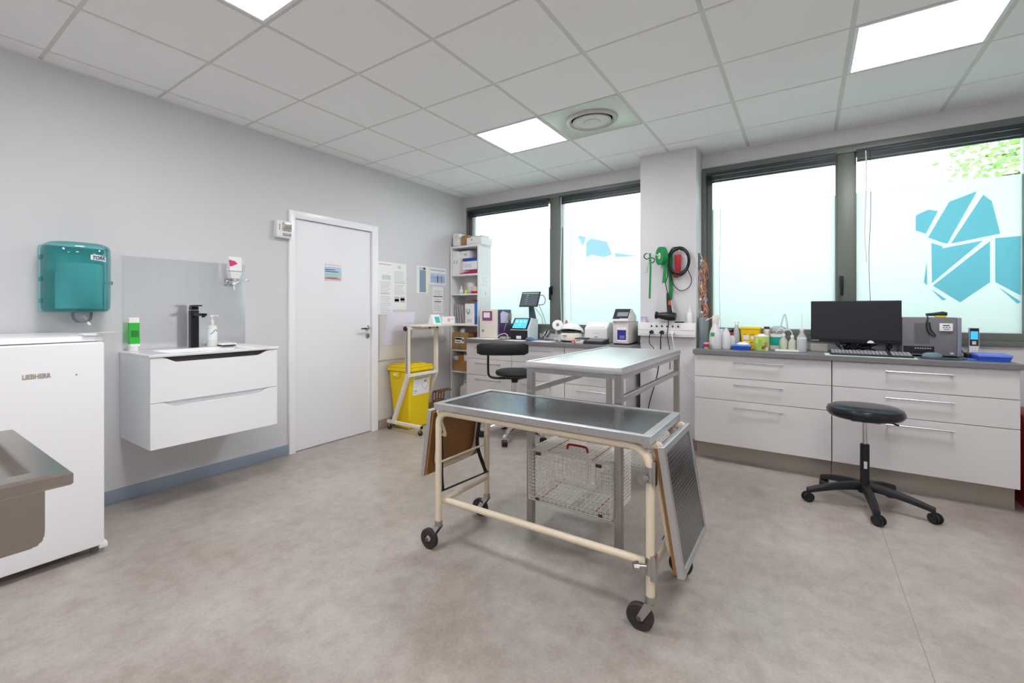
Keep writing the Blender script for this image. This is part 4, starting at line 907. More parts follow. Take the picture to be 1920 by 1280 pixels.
bottle('dropper_bottle', 'small white dropper bottle on the middle shelf', -3.41, 4.50, z, [(.0, 0), (.022, 0), (.024, .004), (.024, .05), (.010, .06)], M_wplas, [(.011, .06), (.010, .075), (.004, .10), (0, .10)], M_wplas, extra=[('label', B().lathe([(.0244, .0), (.0244, .018)]), INK['green'])])
bottle('white_bucket', 'white plastic bucket on the middle shelf', -3.325, 4.61, z, [(0, 0), (.055, 0), (.068, .13), (.072, .132), (.072, .14), (.066, .14), (.054, .012), (0, .012)], M_wplas, cat='bucket')
bottle('yellow_vial', 'tiny yellow vial on the middle shelf', -3.335, 4.49, z, [(0, 0), (.016, 0), (.02, .01), (.016, .04), (.01, .05), (0, .05)], mat('yellow_vial', '#e6e04a', .4), cat='vial')
bottle('specimen_jar', 'round jar with red lower band on the middle shelf', -3.205, 4.515, z, [(0, 0), (.056, 0), (.058, .005), (.058, .028)], M_red, [(.057, .0285), (.057, .07), (.06, .071), (.06, .082), (0, .084)], mat('clear_tan', '#dccab8', .2), cat='jar')
z = 1.0645
for k in range(4):
    x = -3.515+k*.040
    bb = B().box(-.012, .012, -.10, .10, 0, .26-.01*k, .003)
    o = solo(bb, 'plastic_sleeve', glass_mat('sleeve_plastic', '#e9e4ea', op=.75, tint='#d8d0d6') if k == 0 else bpy.data.materials['sleeve_plastic'], ['document sleeve leaning against the left side of the third shelf', 'second document sleeve in the third shelf', 'third document sleeve in the third shelf', 'document sleeve next to the white bag in the third shelf'][k], 'sleeve', 'document sleeves on the shelf')
    o.location = (x+.03, 4.58, z); o.rotation_euler = (0, -.06-.02*k, 0)
boxthing('white_bag', 'white paper bag with green and blue lettering in the third shelf', 'bag', -3.335, -3.195, 4.47, 4.64, z, z+.25, M_paper, .003, [(.12, .55, .3, .75, INK['green']), (.25, .48, .45, .6, INK['dblue']), (.45, .55, .55, .75, INK['teal']), (.55, .5, .8, .52, INK['grey']), (.25, .1, .75, .25, INK['lil'])])
boxthing('blue_box', 'narrow bright blue box at the right of the third shelf', 'box', -3.185, -3.145, 4.47, 4.66, z, z+.27, mat('bright_blue_card', '#2f7fd0', .5), .002, [(0, 0, 1, .35, mat('blue_card_dark', '#2461a8', .5))])
solo(B().lathe([(.0, .0), (.07, .0), (.075, .012), (.055, .04), (.0, .05)], (-3.27, 4.55, z+.2505), 16), 'brown_cloth', mat('brown_cloth', '#7a604a', .9, var=.2), 'crumpled brown cloth on top of the white bag', 'cloth')
z = .7525
t = boxthing('cardboard_box', 'cardboard box with a white label in the lower shelf', 'box', -3.515, -3.29, 4.455, 4.66, z, z+.21, M_carton, .003, [(.17, .38, .8, .72, M_paper), (.44, .0, .55, .38, mat('green_tape', '#7d8a5c', .4)), (.44, .72, .55, 1, MATS['green_tape']), (.2, .58, .65, .68, INK['green']), (.66, .5, .78, .6, INK['red']), (.25, .45, .55, .5, INK['lil'])])
solo(B().lathe([(.0, 0), (.05, .0), (.045, .025), (.03, .05), (.0, .06)], (-3.40, 4.53, z+.2105), 9), 'foil_pack', mat('foil', '#b9b9c4', .35, .5), 'crumpled silvery pack on the cardboard box', 'pack')
for k, (x0, x1, c, lb_) in enumerate([(-3.285, -3.215, '#8a5a34', 'brown package right of the cardboard box'), (-3.212, -3.14, '#57301f', 'dark brown package at the right of the lower shelf')]):
    boxthing('brown_package', lb_, 'package', x0, x1, 4.48, 4.66, z, z+.20, mat('package%d' % k, c, .6), .004)
z = .4895
t = thing('open_carton', 'open brown carton of packets on the second lowest shelf', 'carton', (-3.40, 4.56, z))
for (a, b_, c, d_, e, f_) in ((-.11, .11, -.10, .10, 0, .004), (-.11, .11, -.10, -.096, .004, .13), (-.11, .11, .096, .10, .004, .13), (-.11, -.106, -.096, .096, .004, .13), (.106, .11, -.096, .096, .004, .13)): part(B().box(a, b_, c, d_, e, f_), 'panel', M_carton, t, False)
for k, (dx, dy, c, rzz) in enumerate([(-.068, -.06, '#e8e4ea', .1), (.0, -.06, '#d9803c', -.1), (.068, -.06, '#efe9e6', .1), (-.045, .02, '#8a5870', -.1), (.045, .03, '#e3dfe6', .1)]):
    o = solo(B().box(-.030, .030, -.016, .016, 0, .135, .006), 'packet', mat('packet%d' % k, c, .5), ['white packet at the left front of the open carton', 'orange packet in the middle of the open carton', 'white packet at the right front of the open carton', 'mauve packet at the back of the open carton', 'pale packet at the back right of the open carton'][k], 'packet', 'packets in the open carton')
    o.location = (-3.40+dx, 4.56+dy, z+.045+.012*(k % 3)); o.rotation_euler = (.08, [-.06, .04, .06, .1, -.08][k], rzz*.3)
boxthing('small_white_box', 'small upright white box beside the open carton', 'box', -3.275, -3.235, 4.48, 4.56, z, z+.11, M_cplas, .002)
z = .0505
t = thing('jerrycan', 'white jerrycan with red cap at the bottom of the shelf', 'jerrycan', (-3.33, 4.56, z))
part(B().box(-.10, .10, -.075, .075, 0, .24, .025, 3).hexa([(-.095, -.07, .235), (.095, -.07, .235), (.095, .07, .235), (-.095, .07, .235)], [(-.03, -.03, .29), (.05, -.03, .29), (.05, .03, .29), (-.03, .03, .29)]), 'body', M_wplas, t, False)
part(B().tube(smoothpath([(-.08, 0, .24), (-.07, 0, .30), (-.02, 0, .31), (.02, 0, .285)]), .014, 8), 'handle', M_wplas, t, False)
part(B().cyl((.055, 0, .285), (.055, 0, .32), .022, seg=18), 'cap', M_red, t, False)
boxthing('green_bottle_pack', 'green pack at the bottom left of the shelf', 'pack', -3.51, -3.45, 4.48, 4.56, z, z+.10, mat('green_pack', '#3f9a55', .5), .01)
# carton with carrier on the floor
t = thing('floor_carton', 'low open carton on the floor between bin and shelf', 'carton', (-3.38, 4.12, 0))
for (a, b_, c, d_, e, f_) in ((-.12, .12, -.14, .14, 0, .004), (-.12, .12, -.14, -.136, .004, .17), (-.12, .12, .136, .14, .004, .17), (-.12, -.116, -.136, .136, .004, .17), (.116, .12, -.136, .136, .004, .17)): part(B().box(a, b_, c, d_, e, f_), 'panel', M_carton, t, False)
part(B().box(.1202, .121, -.12, -.02, .03, .13), 'green_print', mat('green_blue_print', '#2f8a5a', .5), t, False, smooth=0)
t = thing('bottle_carrier', 'brown moulded carrier basket lying in the floor carton', 'basket', (-3.38, 4.12, .005))
b = B(); b.tube(smoothpath([(-.08, -.10, .18), (-.09, 0, .19), (-.08, .10, .18)]), .008, 6); b.tube(smoothpath([(.08, -.10, .16), (.09, 0, .17), (.08, .10, .16)]), .008, 6)
mc = mat('brown_moulded', '#8a5d38', .6)
part(b, 'side_rim', mc, t, False)
for k in range(5):
    y = -.10+.05*k; part(B().tube(smoothpath([(-.085, y, .185), (-.07, y, .29), (.0, y, .305), (.02, y, .295)]), .0075, 6), 'rib', mc, t, False)
part(B().tube(smoothpath([(-.075, -.11, .28), (-.06, 0, .298), (-.075, .11, .28)]), .008, 6).tube(smoothpath([(.02, -.11, .295), (.025, 0, .31), (.02, .11, .295)]), .009, 6), 'top_rim', mc, t, False)
part(B().box(-.08, .08, -.11, .11, .0, .16), 'tray', mc, t, False)

# ================================================================== on the column
t = thing('socket_trunking', 'white wall trunking with power and data sockets on the column', 'socket strip', (-1.02, 4.43, .995))
part(B().box(-1.262, -.772, 4.40, 4.4545, .998, 1.122, .004), 'trunk_body', M_wplas, t)
part(B().box(-1.262, -.772, 4.3985, 4.3995, 1.054, 1.0555), 'joint_line', M_gplas, t, smooth=0)
part(B().box(-1.262, -.772, 4.3985, 4.3995, 1.012, 1.0132), 'joint_line', M_gplas, t, smooth=0)
for k in range(6):
    x = -1.138+.0455*k
    s_ = part(B().box(x-.017, x+.017, 4.396, 4.3995, 1.075, 1.112, .001, 1), 'data_socket', M_wplas, t)
    part(B().box(x-.008, x+.008, 4.3945, 4.3965, 1.082, 1.096), 'port', M_black, s_, smooth=0)
    part(B().box(x-.004, x+.004, 4.3945, 4.3965, 1.104, 1.108), 'indicator', M_gplas, s_, smooth=0)
for k in range(5):
    x = -1.135+.056*k
    s_ = part(B().box(x-.025, x+.025, 4.397, 4.3995, 1.018, 1.052, .001, 1), 'power_socket', M_wplas, t)
    for dx in (-.008, .008): part(B().cyl((x+dx, 4.3955, 1.034), (x+dx, 4.3972, 1.034), .0028, seg=8), 'pin_hole', M_black, s_)
def plug(x, m, label, pts, r, name='power_cable'):
    t = thing(name, label, 'cable', (x, 4.39, 1.034))
    part(B().cyl((x, 4.396, 1.034), (x, 4.362, 1.034), .019, .016, seg=18, bev=.003), 'plug', m, t)
    part(B().tube(smoothpath(pts), r, 7), 'lead', m, t)
plug(-1.135, M_black, 'black plug and lead at the left of the socket strip', [(-1.135, 4.366, 1.03), (-1.147, 4.36, 1.0), (-1.15, 4.38, .93), (-1.12, 4.42, .87), (-1.11, 4.44, .70)], .0036)
plug(-1.045, M_black, 'black plug with thick lead dropping behind the steel table', [(-1.045, 4.366, 1.03), (-1.05, 4.36, .98), (-1.055, 4.37, .85), (-1.10, 4.41, .60), (-1.17, 4.43, .35), (-1.20, 4.43, .04)], .0048)
plug(-.955, M_wplas, 'white plug with white lead running to the drawer cabinet', [(-.955, 4.366, 1.03), (-.948, 4.36, .97), (-.93, 4.39, .85), (-.87, 4.43, .70), (-.785, 4.445, .60), (-.762, 4.44, .585)], .0045)
# lead roll on peg
t = thing('green_strap_roll', 'roll of green webbing hanging from a white peg on the column', 'strap roll', (-1.045, 4.40, 1.725))
part(B().cyl((-1.0, 4.4555, 1.725), (-1.035, 4.38, 1.725), .006, seg=10).cyl((-1.15, 4.302, 1.745), (-1.03, 4.385, 1.725), .005, seg=8), 'peg', M_wplas, t)
MR = Matrix.Rotation(math.radians(-52), 4, 'Z') @ Matrix.Rotation(PI/2, 4, 'X')
part(B().lathe([(.028, -.02), (.082, -.02), (.082, .02), (.028, .02), (.028, -.02)], (-1.045, 4.372, 1.725), 40, MR), 'webbing_roll', M_green, t)
part(B().lathe([(.014, -.021), (.0278, -.021), (.0278, .021), (.014, .021), (.014, -.021)], (-1.045, 4.372, 1.725), 24, MR), 'core', M_cplas, t)
def band(P, wx, m, par, nm):
    b = B(); pts = smoothpath(P, 5)
    for p, q in zip(pts, pts[1:]):
        b.hexa([(p[0]-wx, p[1], p[2]), (p[0]+wx, p[1], p[2]), (p[0]+wx, p[1]+.0025, p[2]), (p[0]-wx, p[1]+.0025, p[2])], [(q[0]-wx, q[1], q[2]), (q[0]+wx, q[1], q[2]), (q[0]+wx, q[1]+.0025, q[2]), (q[0]-wx, q[1]+.0025, q[2])])
    return part(b, nm, m, par)
band([(-.998, 4.352, 1.72), (-1.008, 4.353, 1.62), (-1.022, 4.358, 1.48)], .015, M_green, t, 'loose_end')
t = thing('green_leash', 'long green leash hanging beside the webbing roll', 'leash', (-.985, 4.44, 1.33))
band([(-.982, 4.442, 1.74), (-.985, 4.443, 1.6), (-.98, 4.443, 1.45), (-.988, 4.443, 1.33)], .016, M_green, t, 'strap')
part(B().cyl((-.982, 4.455, 1.745), (-.982, 4.425, 1.745), .007, seg=10), 'hook', M_steeld, t)
t = thing('green_ribbon', 'thin green ribbon looped over the end of the peg', 'ribbon', (-1.13, 4.30, 1.34))
band([(-1.125, 4.296, 1.748), (-1.120, 4.294, 1.63), (-1.124, 4.296, 1.5), (-1.130, 4.30, 1.34)], .0085, M_green, t, 'ribbon')
t = thing('scissors', 'black-handled scissors hanging from the end of the peg', 'scissors', (-1.145, 4.30, 1.58))
part(B().tube(arc((-1.155, 4.312, 1.725), .026, 0, 2*PI*.97, 14), .0045, 6), 'finger_ring', M_black, t)
part(B().tube(arc((-1.112, 4.312, 1.685), .022, 0, 2*PI*.97, 14), .0045, 6), 'finger_ring', M_black, t)
part(B().hexa([(-1.165, 4.311, 1.575), (-1.15, 4.311, 1.575), (-1.15, 4.313, 1.575), (-1.165, 4.313, 1.575)], [(-1.14, 4.311, 1.69), (-1.125, 4.311, 1.69), (-1.125, 4.313, 1.69), (-1.14, 4.313, 1.69)]), 'blades', M_steeld, t)
# hair dryer and cord
t = thing('hair_dryer', 'black hair dryer resting on the socket strip', 'hair dryer', (-.99, 4.38, 1.125))
part(B().lathe([(.0, -.075), (.034, -.072), (.040, -.04), (.038, 0), (.030, .05), (.024, .075), (.034, .085), (.034, .098), (.0, .098)], (-1.0, 4.38, 1.182), 26, Matrix.Rotation(-PI/2+.08, 4, 'Y')), 'barrel', M_black, t)
part(B().tube([(-.975, 4.38, 1.20), (-.985, 4.385, 1.27), (-.99, 4.39, 1.33), (-1.0, 4.40, 1.39)], [.022, .019, .018, .010], 12), 'handle', M_black, t)
part(B().box(-.985, -.965, 4.362, 4.372, 1.28, 1.32, .003), 'switch', mat('orange_switch', '#e0522b', .4), t)
part(B().tube(smoothpath([(-1.0, 4.40, 1.39), (-1.02, 4.42, 1.48), (-1.005, 4.43, 1.56), (-1.0, 4.43, 1.70), (-.97, 4.425, 1.79), (-.925, 4.42, 1.80)]), .004, 7), 'lead', M_cord, t)
part(B().tube(smoothpath([(-.985, 4.372, 1.155), (-.99, 4.385, 1.10), (-1.0, 4.386, 1.02), (-.99, 4.385, .95), (-.985, 4.42, .85), (-.99, 4.44, .70)]), .0036, 7), 'lead', M_cord, t)
t = thing('cable_coil', 'coiled black cable hanging on a hook on the column', 'cable', (-.915, 4.43, 1.56))
b = B()
for k in range(6):
    rr = .075+.004*k; b.tube([(-.912+.004*math.sin(k*2)+rr*math.cos(2*PI*i/28)*1.0, 4.425-.0075*(k % 3), 1.672+.006*math.cos(k*3)+rr*1.38*math.sin(2*PI*i/28)) for i in range(28)], .0036, 6, closed=True)
part(b, 'coil', M_cord, t)
part(B().tube(smoothpath([(-.985, 4.43, 1.57), (-.96, 4.435, 1.47), (-.90, 4.437, 1.41), (-.83, 4.437, 1.44), (-.81, 4.437, 1.51), (-.84, 4.43, 1.60)]), .0036, 7), 'hanging_loop', M_cord, t)
part(B().cyl((-.905, 4.455, 1.768), (-.905, 4.41, 1.768), .006, seg=10), 'hook', M_wplas, t)
t = thing('red_clipper', 'red hand clipper hanging behind the coiled cable', 'clipper', (-.92, 4.44, 1.53))
part(B().box(-.945, -.897, 4.418, 4.450, 1.60, 1.735, .008, 3), 'body', M_red, t)
part(B().hexa([(-.955, 4.42, 1.53), (-.92, 4.42, 1.53), (-.92, 4.448, 1.53), (-.955, 4.448, 1.53)], [(-.942, 4.42, 1.60), (-.90, 4.42, 1.60), (-.90, 4.448, 1.60), (-.942, 4.448, 1.60)]), 'head', mat('dark_red', '#9e1a22', .4), t)
t = thing('squeeze_bottle', 'white squeeze bottle with pointed nozzle standing on the socket strip', 'bottle', (-.822, 4.428, 1.1225))
part(B().lathe([(0, 0), (.021, 0), (.022, .004), (.022, .085), (.015, .095)], seg=22), 'body', M_wplas, t, False)
part(B().lathe([(.013, .095), (.013, .108), (.004, .115), (.002, .15), (0, .15)], seg=14), 'nozzle', M_wplas, t, False)
t = thing('lilac_jar', 'small lilac pot at the left end of the socket strip', 'pot', (-1.215, 4.428, 1.1225))
part(B().lathe([(0, 0), (.022, 0), (.023, .036)], seg=20), 'body', mat('lilac_plastic', '#d9c8e2', .4), t, False)
part(B().lathe([(.024, .0365), (.024, .052), (0, .053)], seg=20), 'lid', mat('lilac_lid', '#cbb2d8', .4), t, False)
solo(B().box(-.945, -.865, 4.408, 4.425, 1.1225, 1.134, .003), 'black_comb', M_black, 'black comb lying on the socket strip beside the dryer', 'comb')
# thermometer strings of muzzles: bundle hanging on the column side
t = thing('collar_bundle', 'bundle of orange and white protective leads hanging at the window corner', 'lead bundle', (-.745, 4.60, 1.02))
cols = [mat('orange_cord', '#dd6a37', .6), mat('peach_cord', '#e9b190', .6), mat('white_cord', '#e8e4e2', .6), mat('grey_cord', '#8d8a88', .6)]
for k in range(44):
    x = -.768+random.uniform(0, .045); y = 4.60+random.uniform(-.05, .05); top = 1.74-random.uniform(0, .52); bot = max(1.05, top-random.uniform(.10, .30))
    P = [(x, y, top)]; 
    for i in range(1, 6): P.append((max(-.771, x+random.uniform(-.012, .02)), y+random.uniform(-.02, .02), top+(bot-top)*i/5))
    part(B().tube(smoothpath(P, 4), random.choice([.0022, .003, .0045]), 6), 'lead', cols[k % 4], t)
for k in range(9):
    part(B().lathe([(0, -.011), (.008, -.008), (.011, 0), (.008, .008), (0, .011)], (-.752+random.uniform(-.006, .012), 4.57+random.uniform(-.03, .02), 1.68-.058*k), 10), 'bead', mat('blue_bead', '#5d7fc0', .3) if k % 2 else M_wplas, t)
part(B().box(-.7755, -.770, 4.55, 4.66, 1.60, 1.75), 'hanger_strip', M_gplas, t)
part(B().tube(smoothpath([(-.745, 4.55, 1.30), (-.70, 4.56, 1.25), (-.715, 4.56, 1.15), (-.73, 4.56, 1.05)]), .007, 6), 'long_lead', cols[0], t)
t = thing('clear_tube', 'clear plastic cylinder standing at the column end of the worktop', 'tube', (-.726, 4.50, .9105))
part(B().lathe([(.0, 0), (.042, 0), (.044, .26), (.041, .26), (.039, .004), (0, .004)], seg=24), 'cylinder', glass_mat('clear_tube', '#e4ecf0', op=.35, tint='#d5e0e6'), t, False)

# ================================================================== on the left worktop
ZT = .9105
solo(B().box(-3.10, -2.76, 4.19, 4.62, ZT, ZT+.007, .002), 'white_mat', M_wplas, 'flat white mat under the cream analyser', 'mat')
t = thing('cream_analyser', 'cream blood analyser with a purple screen and dark side', 'analyser', (-2.93, 4.48, ZT+.0075))
b = B(); b.box(-3.055, -2.815, 4.375, 4.41, ZT+.0075, 1.245, .012, 3)
fp = part(b, 'front_panel', M_cplas, t)
part(B().box(-3.052, -2.80, 4.411, 4.67, ZT+.012, 1.242, .008), 'body', mat('dark_violet_plastic', '#4a4763', .4), t)
part(B().box(-3.01, -2.875, 4.371, 4.3755, 1.115, 1.225, .001, 1), 'screen_frame', mat('purple_panel', '#8b4a84', .3), fp)
part(B().box(-2.99, -2.905, 4.3695, 4.3715, 1.15, 1.21), 'note', M_paper, fp, smooth=0)
part(B().box(-2.98, -2.91, 4.3688, 4.3696, 1.193, 1.209), 'note_heading', INK['yel'], fp, smooth=0)
part(B().cyl((-3.0, 4.3755, 1.0), (-3.0, 4.364, 1.0), .013, seg=18), 'start_button', mat('green_button', '#5aa37e', .4), fp)
part(B().prism([(4.44, 1.09), (4.60, 1.09), (4.62, 1.20), (4.48, 1.225), (4.43, 1.20)], 'yz', -2.7998, -2.799), 'side_sticker', INK['lil'], t, smooth=0)
part(B().prism([(4.42, .96), (4.64, .96), (4.64, .985), (4.45, 1.06), (4.42, 1.06)], 'yz', -2.7998, -2.799), 'purple_side_print', mat('purple_print', '#5b2a72', .4), t, smooth=0)
part(B().box(-2.798, -2.775, 4.60, 4.64, 1.12, 1.20, .003).tube(smoothpath([(-2.79, 4.6, 1.16), (-2.77, 4.52, 1.10), (-2.765, 4.45, 1.0)]), .004, 6), 'side_holder', mat('olive_grey', '#8f9486', .5), t)
t = thing('touch_analyser', 'black-fronted analyser with a bright blue touch screen', 'analyser', (-2.52, 4.48, ZT))
part(B().prism([(4.36, ZT), (4.585, ZT), (4.585, 1.135), (4.44, 1.15), (4.37, 1.035), (4.36, 1.03)], 'yz', -2.622, -2.40, .004), 'body', mat('pale_blue_white', '#dfe8ee', .4), t)
part(B().box(-2.617, -2.408, 4.353, 4.3597, ZT+.004, 1.015, .002), 'lower_front', M_black, t)
part(B().box(-2.62, -2.405, 4.352, 4.3597, 1.0165, 1.026, .001, 1), 'trim_strip', M_cplas, t)
sc_ = part(B().hexa([(-2.615, 4.345, 1.03), (-2.412, 4.345, 1.03), (-2.412, 4.352, 1.026), (-2.615, 4.352, 1.026)], [(-2.60, 4.415, 1.148), (-2.405, 4.415, 1.148), (-2.405, 4.423, 1.144), (-2.60, 4.423, 1.144)]), 'screen_bezel', M_black, t)
M_scr = mat('blue_screen', '#2f7fd6', .3, emit='#4aa0ee', es=.9)
part(B().hexa([(-2.596, 4.3495, 1.041), (-2.428, 4.3495, 1.041), (-2.428, 4.351, 1.040), (-2.596, 4.351, 1.040)], [(-2.584, 4.4075, 1.138), (-2.423, 4.4075, 1.138), (-2.423, 4.409, 1.137), (-2.584, 4.409, 1.137)]), 'screen', M_scr, sc_, smooth=0)
M_ico = mat('screen_icon', '#e8f4ff', .3, emit='#e8f4ff', es=1.0)
for k in range(3): part(B().cyl((-2.555+.048*k, 4.3905, 1.111), (-2.555+.048*k, 4.3885, 1.112), .011, seg=14), 'screen_icon', M_ico, sc_)
part(B().cyl((-2.51, 4.3705, 1.077), (-2.51, 4.3688, 1.078), .010, seg=14), 'screen_icon', mat('green_icon', '#6fd08a', .3, emit='#6fd08a', es=.8), sc_)
part(B().box(-2.545, -2.485, 4.3515, 4.3528, ZT+.012, ZT+.045), 'white_sticker', M_paper, t, smooth=0)
t = thing('tilted_tablet', 'dark tablet screen on a grey stand rising behind the blue-screen analyser', 'screen', (-2.4950, 4.60, ZT))
part(B().box(-2.5850, -2.4150, 4.64, 4.72, ZT, ZT+.01), 'foot', M_gplas, t)
part(B().hexa([(-2.5500, 4.66, ZT+.0), (-2.4450, 4.66, ZT), (-2.4450, 4.72, ZT), (-2.5500, 4.72, ZT)], [(-2.5300, 4.605, 1.30), (-2.4750, 4.605, 1.30), (-2.4750, 4.62, 1.30), (-2.5300, 4.62, 1.30)]), 'stand', mat('slate_plastic', '#43515a', .4), t)
tab = part(B().hexa([(-2.6200, 4.54, 1.272), (-2.3900, 4.54, 1.272), (-2.3900, 4.555, 1.272), (-2.6200, 4.555, 1.272)], [(-2.6100, 4.60, 1.442), (-2.3800, 4.60, 1.442), (-2.3800, 4.615, 1.442), (-2.6100, 4.615, 1.442)]), 'tablet', mat('tablet_shell', '#363c42', .4), t)
part(B().hexa([(-2.6070, 4.5425, 1.286), (-2.4020, 4.5425, 1.286), (-2.4020, 4.5435, 1.286), (-2.6070, 4.5435, 1.286)], [(-2.5980, 4.5935, 1.43), (-2.3930, 4.5935, 1.43), (-2.3930, 4.5945, 1.43), (-2.5980, 4.5945, 1.43)]), 'display', mat('dim_display', '#4d5258', .2, emit='#3b4248', es=.5), tab, smooth=0)
part(B().hexa([(-2.6000, 4.5900, 1.422), (-2.3950, 4.5900, 1.422), (-2.3950, 4.591, 1.422), (-2.6000, 4.591, 1.422)], [(-2.5990, 4.5925, 1.429), (-2.3940, 4.5925, 1.429), (-2.3940, 4.5935, 1.429), (-2.5990, 4.5935, 1.429)]), 'menu_bar', mat('menu_green', '#8fb59a', .3, emit='#8fb59a', es=.4), tab, smooth=0)
for k in range(5): part(B().box(-2.5450, -2.5250+.003*k, 4.5475+.0085*k, 4.5485+.0085*k, 1.305+.024*k, 1.310+.024*k), 'text_row', INK['green'], tab, smooth=0)
part(B().tube(smoothpath([(-2.3850, 4.59, 1.40), (-2.3450, 4.60, 1.40), (-2.3250, 4.61, 1.35), (-2.3450, 4.605, 1.30), (-2.3900, 4.57, 1.295)]), .004, 6), 'short_cable', M_cord, t)
part(B().tube(smoothpath([(-2.4550, 4.62, 1.26), (-2.3950, 4.66, 1.15), (-2.3950, 4.69, 1.0), (-2.3850, 4.69, .93)]), .003, 6).tube(smoothpath([(-2.3950, 4.60, 1.29), (-2.3650, 4.66, 1.15), (-2.3450, 4.69, 1.0), (-2.3250, 4.69, .93)]), .003, 6), 'long_cable', M_gplas, t)
t = thing('desk_magnifier', 'small round white magnifier lamp on a clip stand behind the counter clutter', 'lamp', (-2.17, 4.62, ZT))
part(B().box(-2.22, -2.14, 4.60, 4.69, ZT, ZT+.02, .006), 'base', M_cplas, t)
part(B().cyl((-2.205, 4.64, ZT+.02), (-2.205, 4.63, 1.05), .010, seg=10), 'post', M_wplas, t)
part(B().lathe([(0, -.012), (.055, -.012), (.06, 0), (.055, .012), (.035, .014), (.0, .014)], (-2.165, 4.59, 1.072), 30, Matrix.Rotation(math.radians(25), 4, 'Z') @ Matrix.Rotation(math.radians(75), 4, 'X')), 'round_head', M_wplas, t)
part(B().lathe([(0, 0), (.016, 0), (.016, .004), (0, .004)], (-2.165+.006, 4.576, 1.078), 16, Matrix.Rotation(math.radians(25), 4, 'Z') @ Matrix.Rotation(math.radians(75), 4, 'X')), 'centre_knob', M_gplas, t)
part(B().lathe([(0, 0), (.012, .01), (.016, .05), (.008, .085), (0, .09)], (-2.095, 4.66, 1.04), 12), 'red_tip', mat('faded_red', '#c85a62', .5), t)
part(B().cyl((-2.095, 4.66, ZT), (-2.095, 4.66, 1.04), .028, .022, seg=14), 'blue_holder', mat('slate_blue', '#3c5a72', .5), t)
t = thing('centrifuge', 'white dome-lidded centrifuge on the left worktop', 'centrifuge', (-1.95, 4.46, ZT))
part(B().lathe([(.0, .012), (.108, .012), (.118, .02), (.120, .05), (.108, .085), (.085, .10), (0, .10)], seg=40), 'bowl', M_cplas, t, False)
part(B().lathe([(.0, 0), (.095, 0), (.10, .0115), (0, .0115)], seg=30), 'foot', M_black, t, False)
part(B().lathe([(0, .1005), (.104, .1005), (.10, .112), (.05, .118), (0, .118)], seg=36), 'rotor_gap', M_black, t, False)
b = B(); bmesh.ops.create_uvsphere(b.bm, u_segments=40, v_segments=20, radius=1)
bmesh.ops.delete(b.bm, geom=[v for v in b.bm.verts if v.co.z < -.01], context='VERTS')
for v in b.bm.verts: v.co = (v.co.x*.124, .012+v.co.y*.118, .078+v.co.z*.085 + .012*max(0, -v.co.y)+ (.0 if v.co.y > -.2 else .01))
bmesh.ops.rotate(b.bm, cent=(0, .12, .08), matrix=Matrix.Rotation(math.radians(-9), 3, 'X'), verts=b.bm.verts)
bmesh.ops.solidify(b.bm, geom=b.bm.faces[:], thickness=.004)
part(b, 'dome_lid', M_wplas, t, False)
for k, (z_, w_) in enumerate([(.068, .05), (.056, .04), (.046, .03), (.03, .045)]):
    part(B().box(-.02-w_/2, -.02+w_/2, -.1195, -.1165, z_-.0025, z_+.0025), 'print_mark', INK['dark'] if k == 0 else INK['grey'], t, False, smooth=0)
solo(B().box(-1.862, -1.828, 4.26, 4.29, ZT, ZT+.032, .003), 'pink_cube', mat('salmon_card', '#e08a80', .5), 'small salmon pink cube in front of the centrifuge', 'box')
t = thing('beige_module', 'small beige device with a dark top beside the pink cube', 'device', (-1.77, 4.30, ZT))
part(B().box(-1.818, -1.728, 4.25, 4.37, ZT, ZT+.042, .003), 'body', M_cplas, t)
part(B().box(-1.822, -1.72, 4.245, 4.38, ZT+.0425, ZT+.053, .003), 'dark_cover', mat('slate_cover', '#3f4f57', .4), t)
part(B().cyl((-1.80, 4.251, ZT+.027), (-1.80, 4.248, ZT+.027), .006, seg=10), 'socket', M_black, t)
part(B().box(-1.785, -1.77, 4.248, 4.251, ZT+.027, ZT+.034), 'slot', M_black, t)
t = thing('black_card_reader', 'flat black terminal lying on the worktop in front of the white analyser', 'terminal', (-1.62, 4.30, ZT))
part(B().hexa([(-1.72, 4.20, ZT), (-1.525, 4.20, ZT), (-1.525, 4.38, ZT), (-1.72, 4.38, ZT)], [(-1.715, 4.205, ZT+.028), (-1.53, 4.205, ZT+.028), (-1.53, 4.375, ZT+.048), (-1.715, 4.375, ZT+.048)]), 'body', M_black, t)
part(B().hexa([(-1.70, 4.215, ZT+.0295), (-1.545, 4.215, ZT+.0295), (-1.545, 4.36, ZT+.0465), (-1.70, 4.36, ZT+.0465)], [(-1.70, 4.215, ZT+.031), (-1.545, 4.215, ZT+.031), (-1.545, 4.36, ZT+.048), (-1.70, 4.36, ZT+.048)]), 'panel', mat('slate_screen', '#3a4a52', .25), t)
t = thing('white_analyser', 'low white analyser with a sloping lid', 'analyser', (-1.66, 4.56, ZT))
part(B().prism([(4.44, ZT), (4.72, ZT), (4.72, 1.115), (4.53, 1.115), (4.44, 1.052)], 'yz', -1.80, -1.57, .006), 'body', M_wplas, t)
part(B().hexa([(-1.775, 4.4545, 1.0675), (-1.60, 4.4545, 1.0675), (-1.60, 4.4575, 1.067), (-1.775, 4.4575, 1.067)], [(-1.765, 4.515, 1.109), (-1.605, 4.515, 1.109), (-1.605, 4.517, 1.106), (-1.765, 4.517, 1.106)]), 'lid', mat('lid_white', '#f4f4f4', .25), t)
part(B().box(-1.695, -1.665, 4.4375, 4.4405, .965, .970), 'slot', M_black, t, smooth=0)
part(B().box(-1.71, -1.655, 4.4382, 4.4404, 1.005, 1.011), 'logo_mark', INK['light'], t, smooth=0)
part(B().box(-1.5705, -1.569, 4.48, 4.50, .935, .965), 'side_vent', INK['grey'], t, smooth=0)
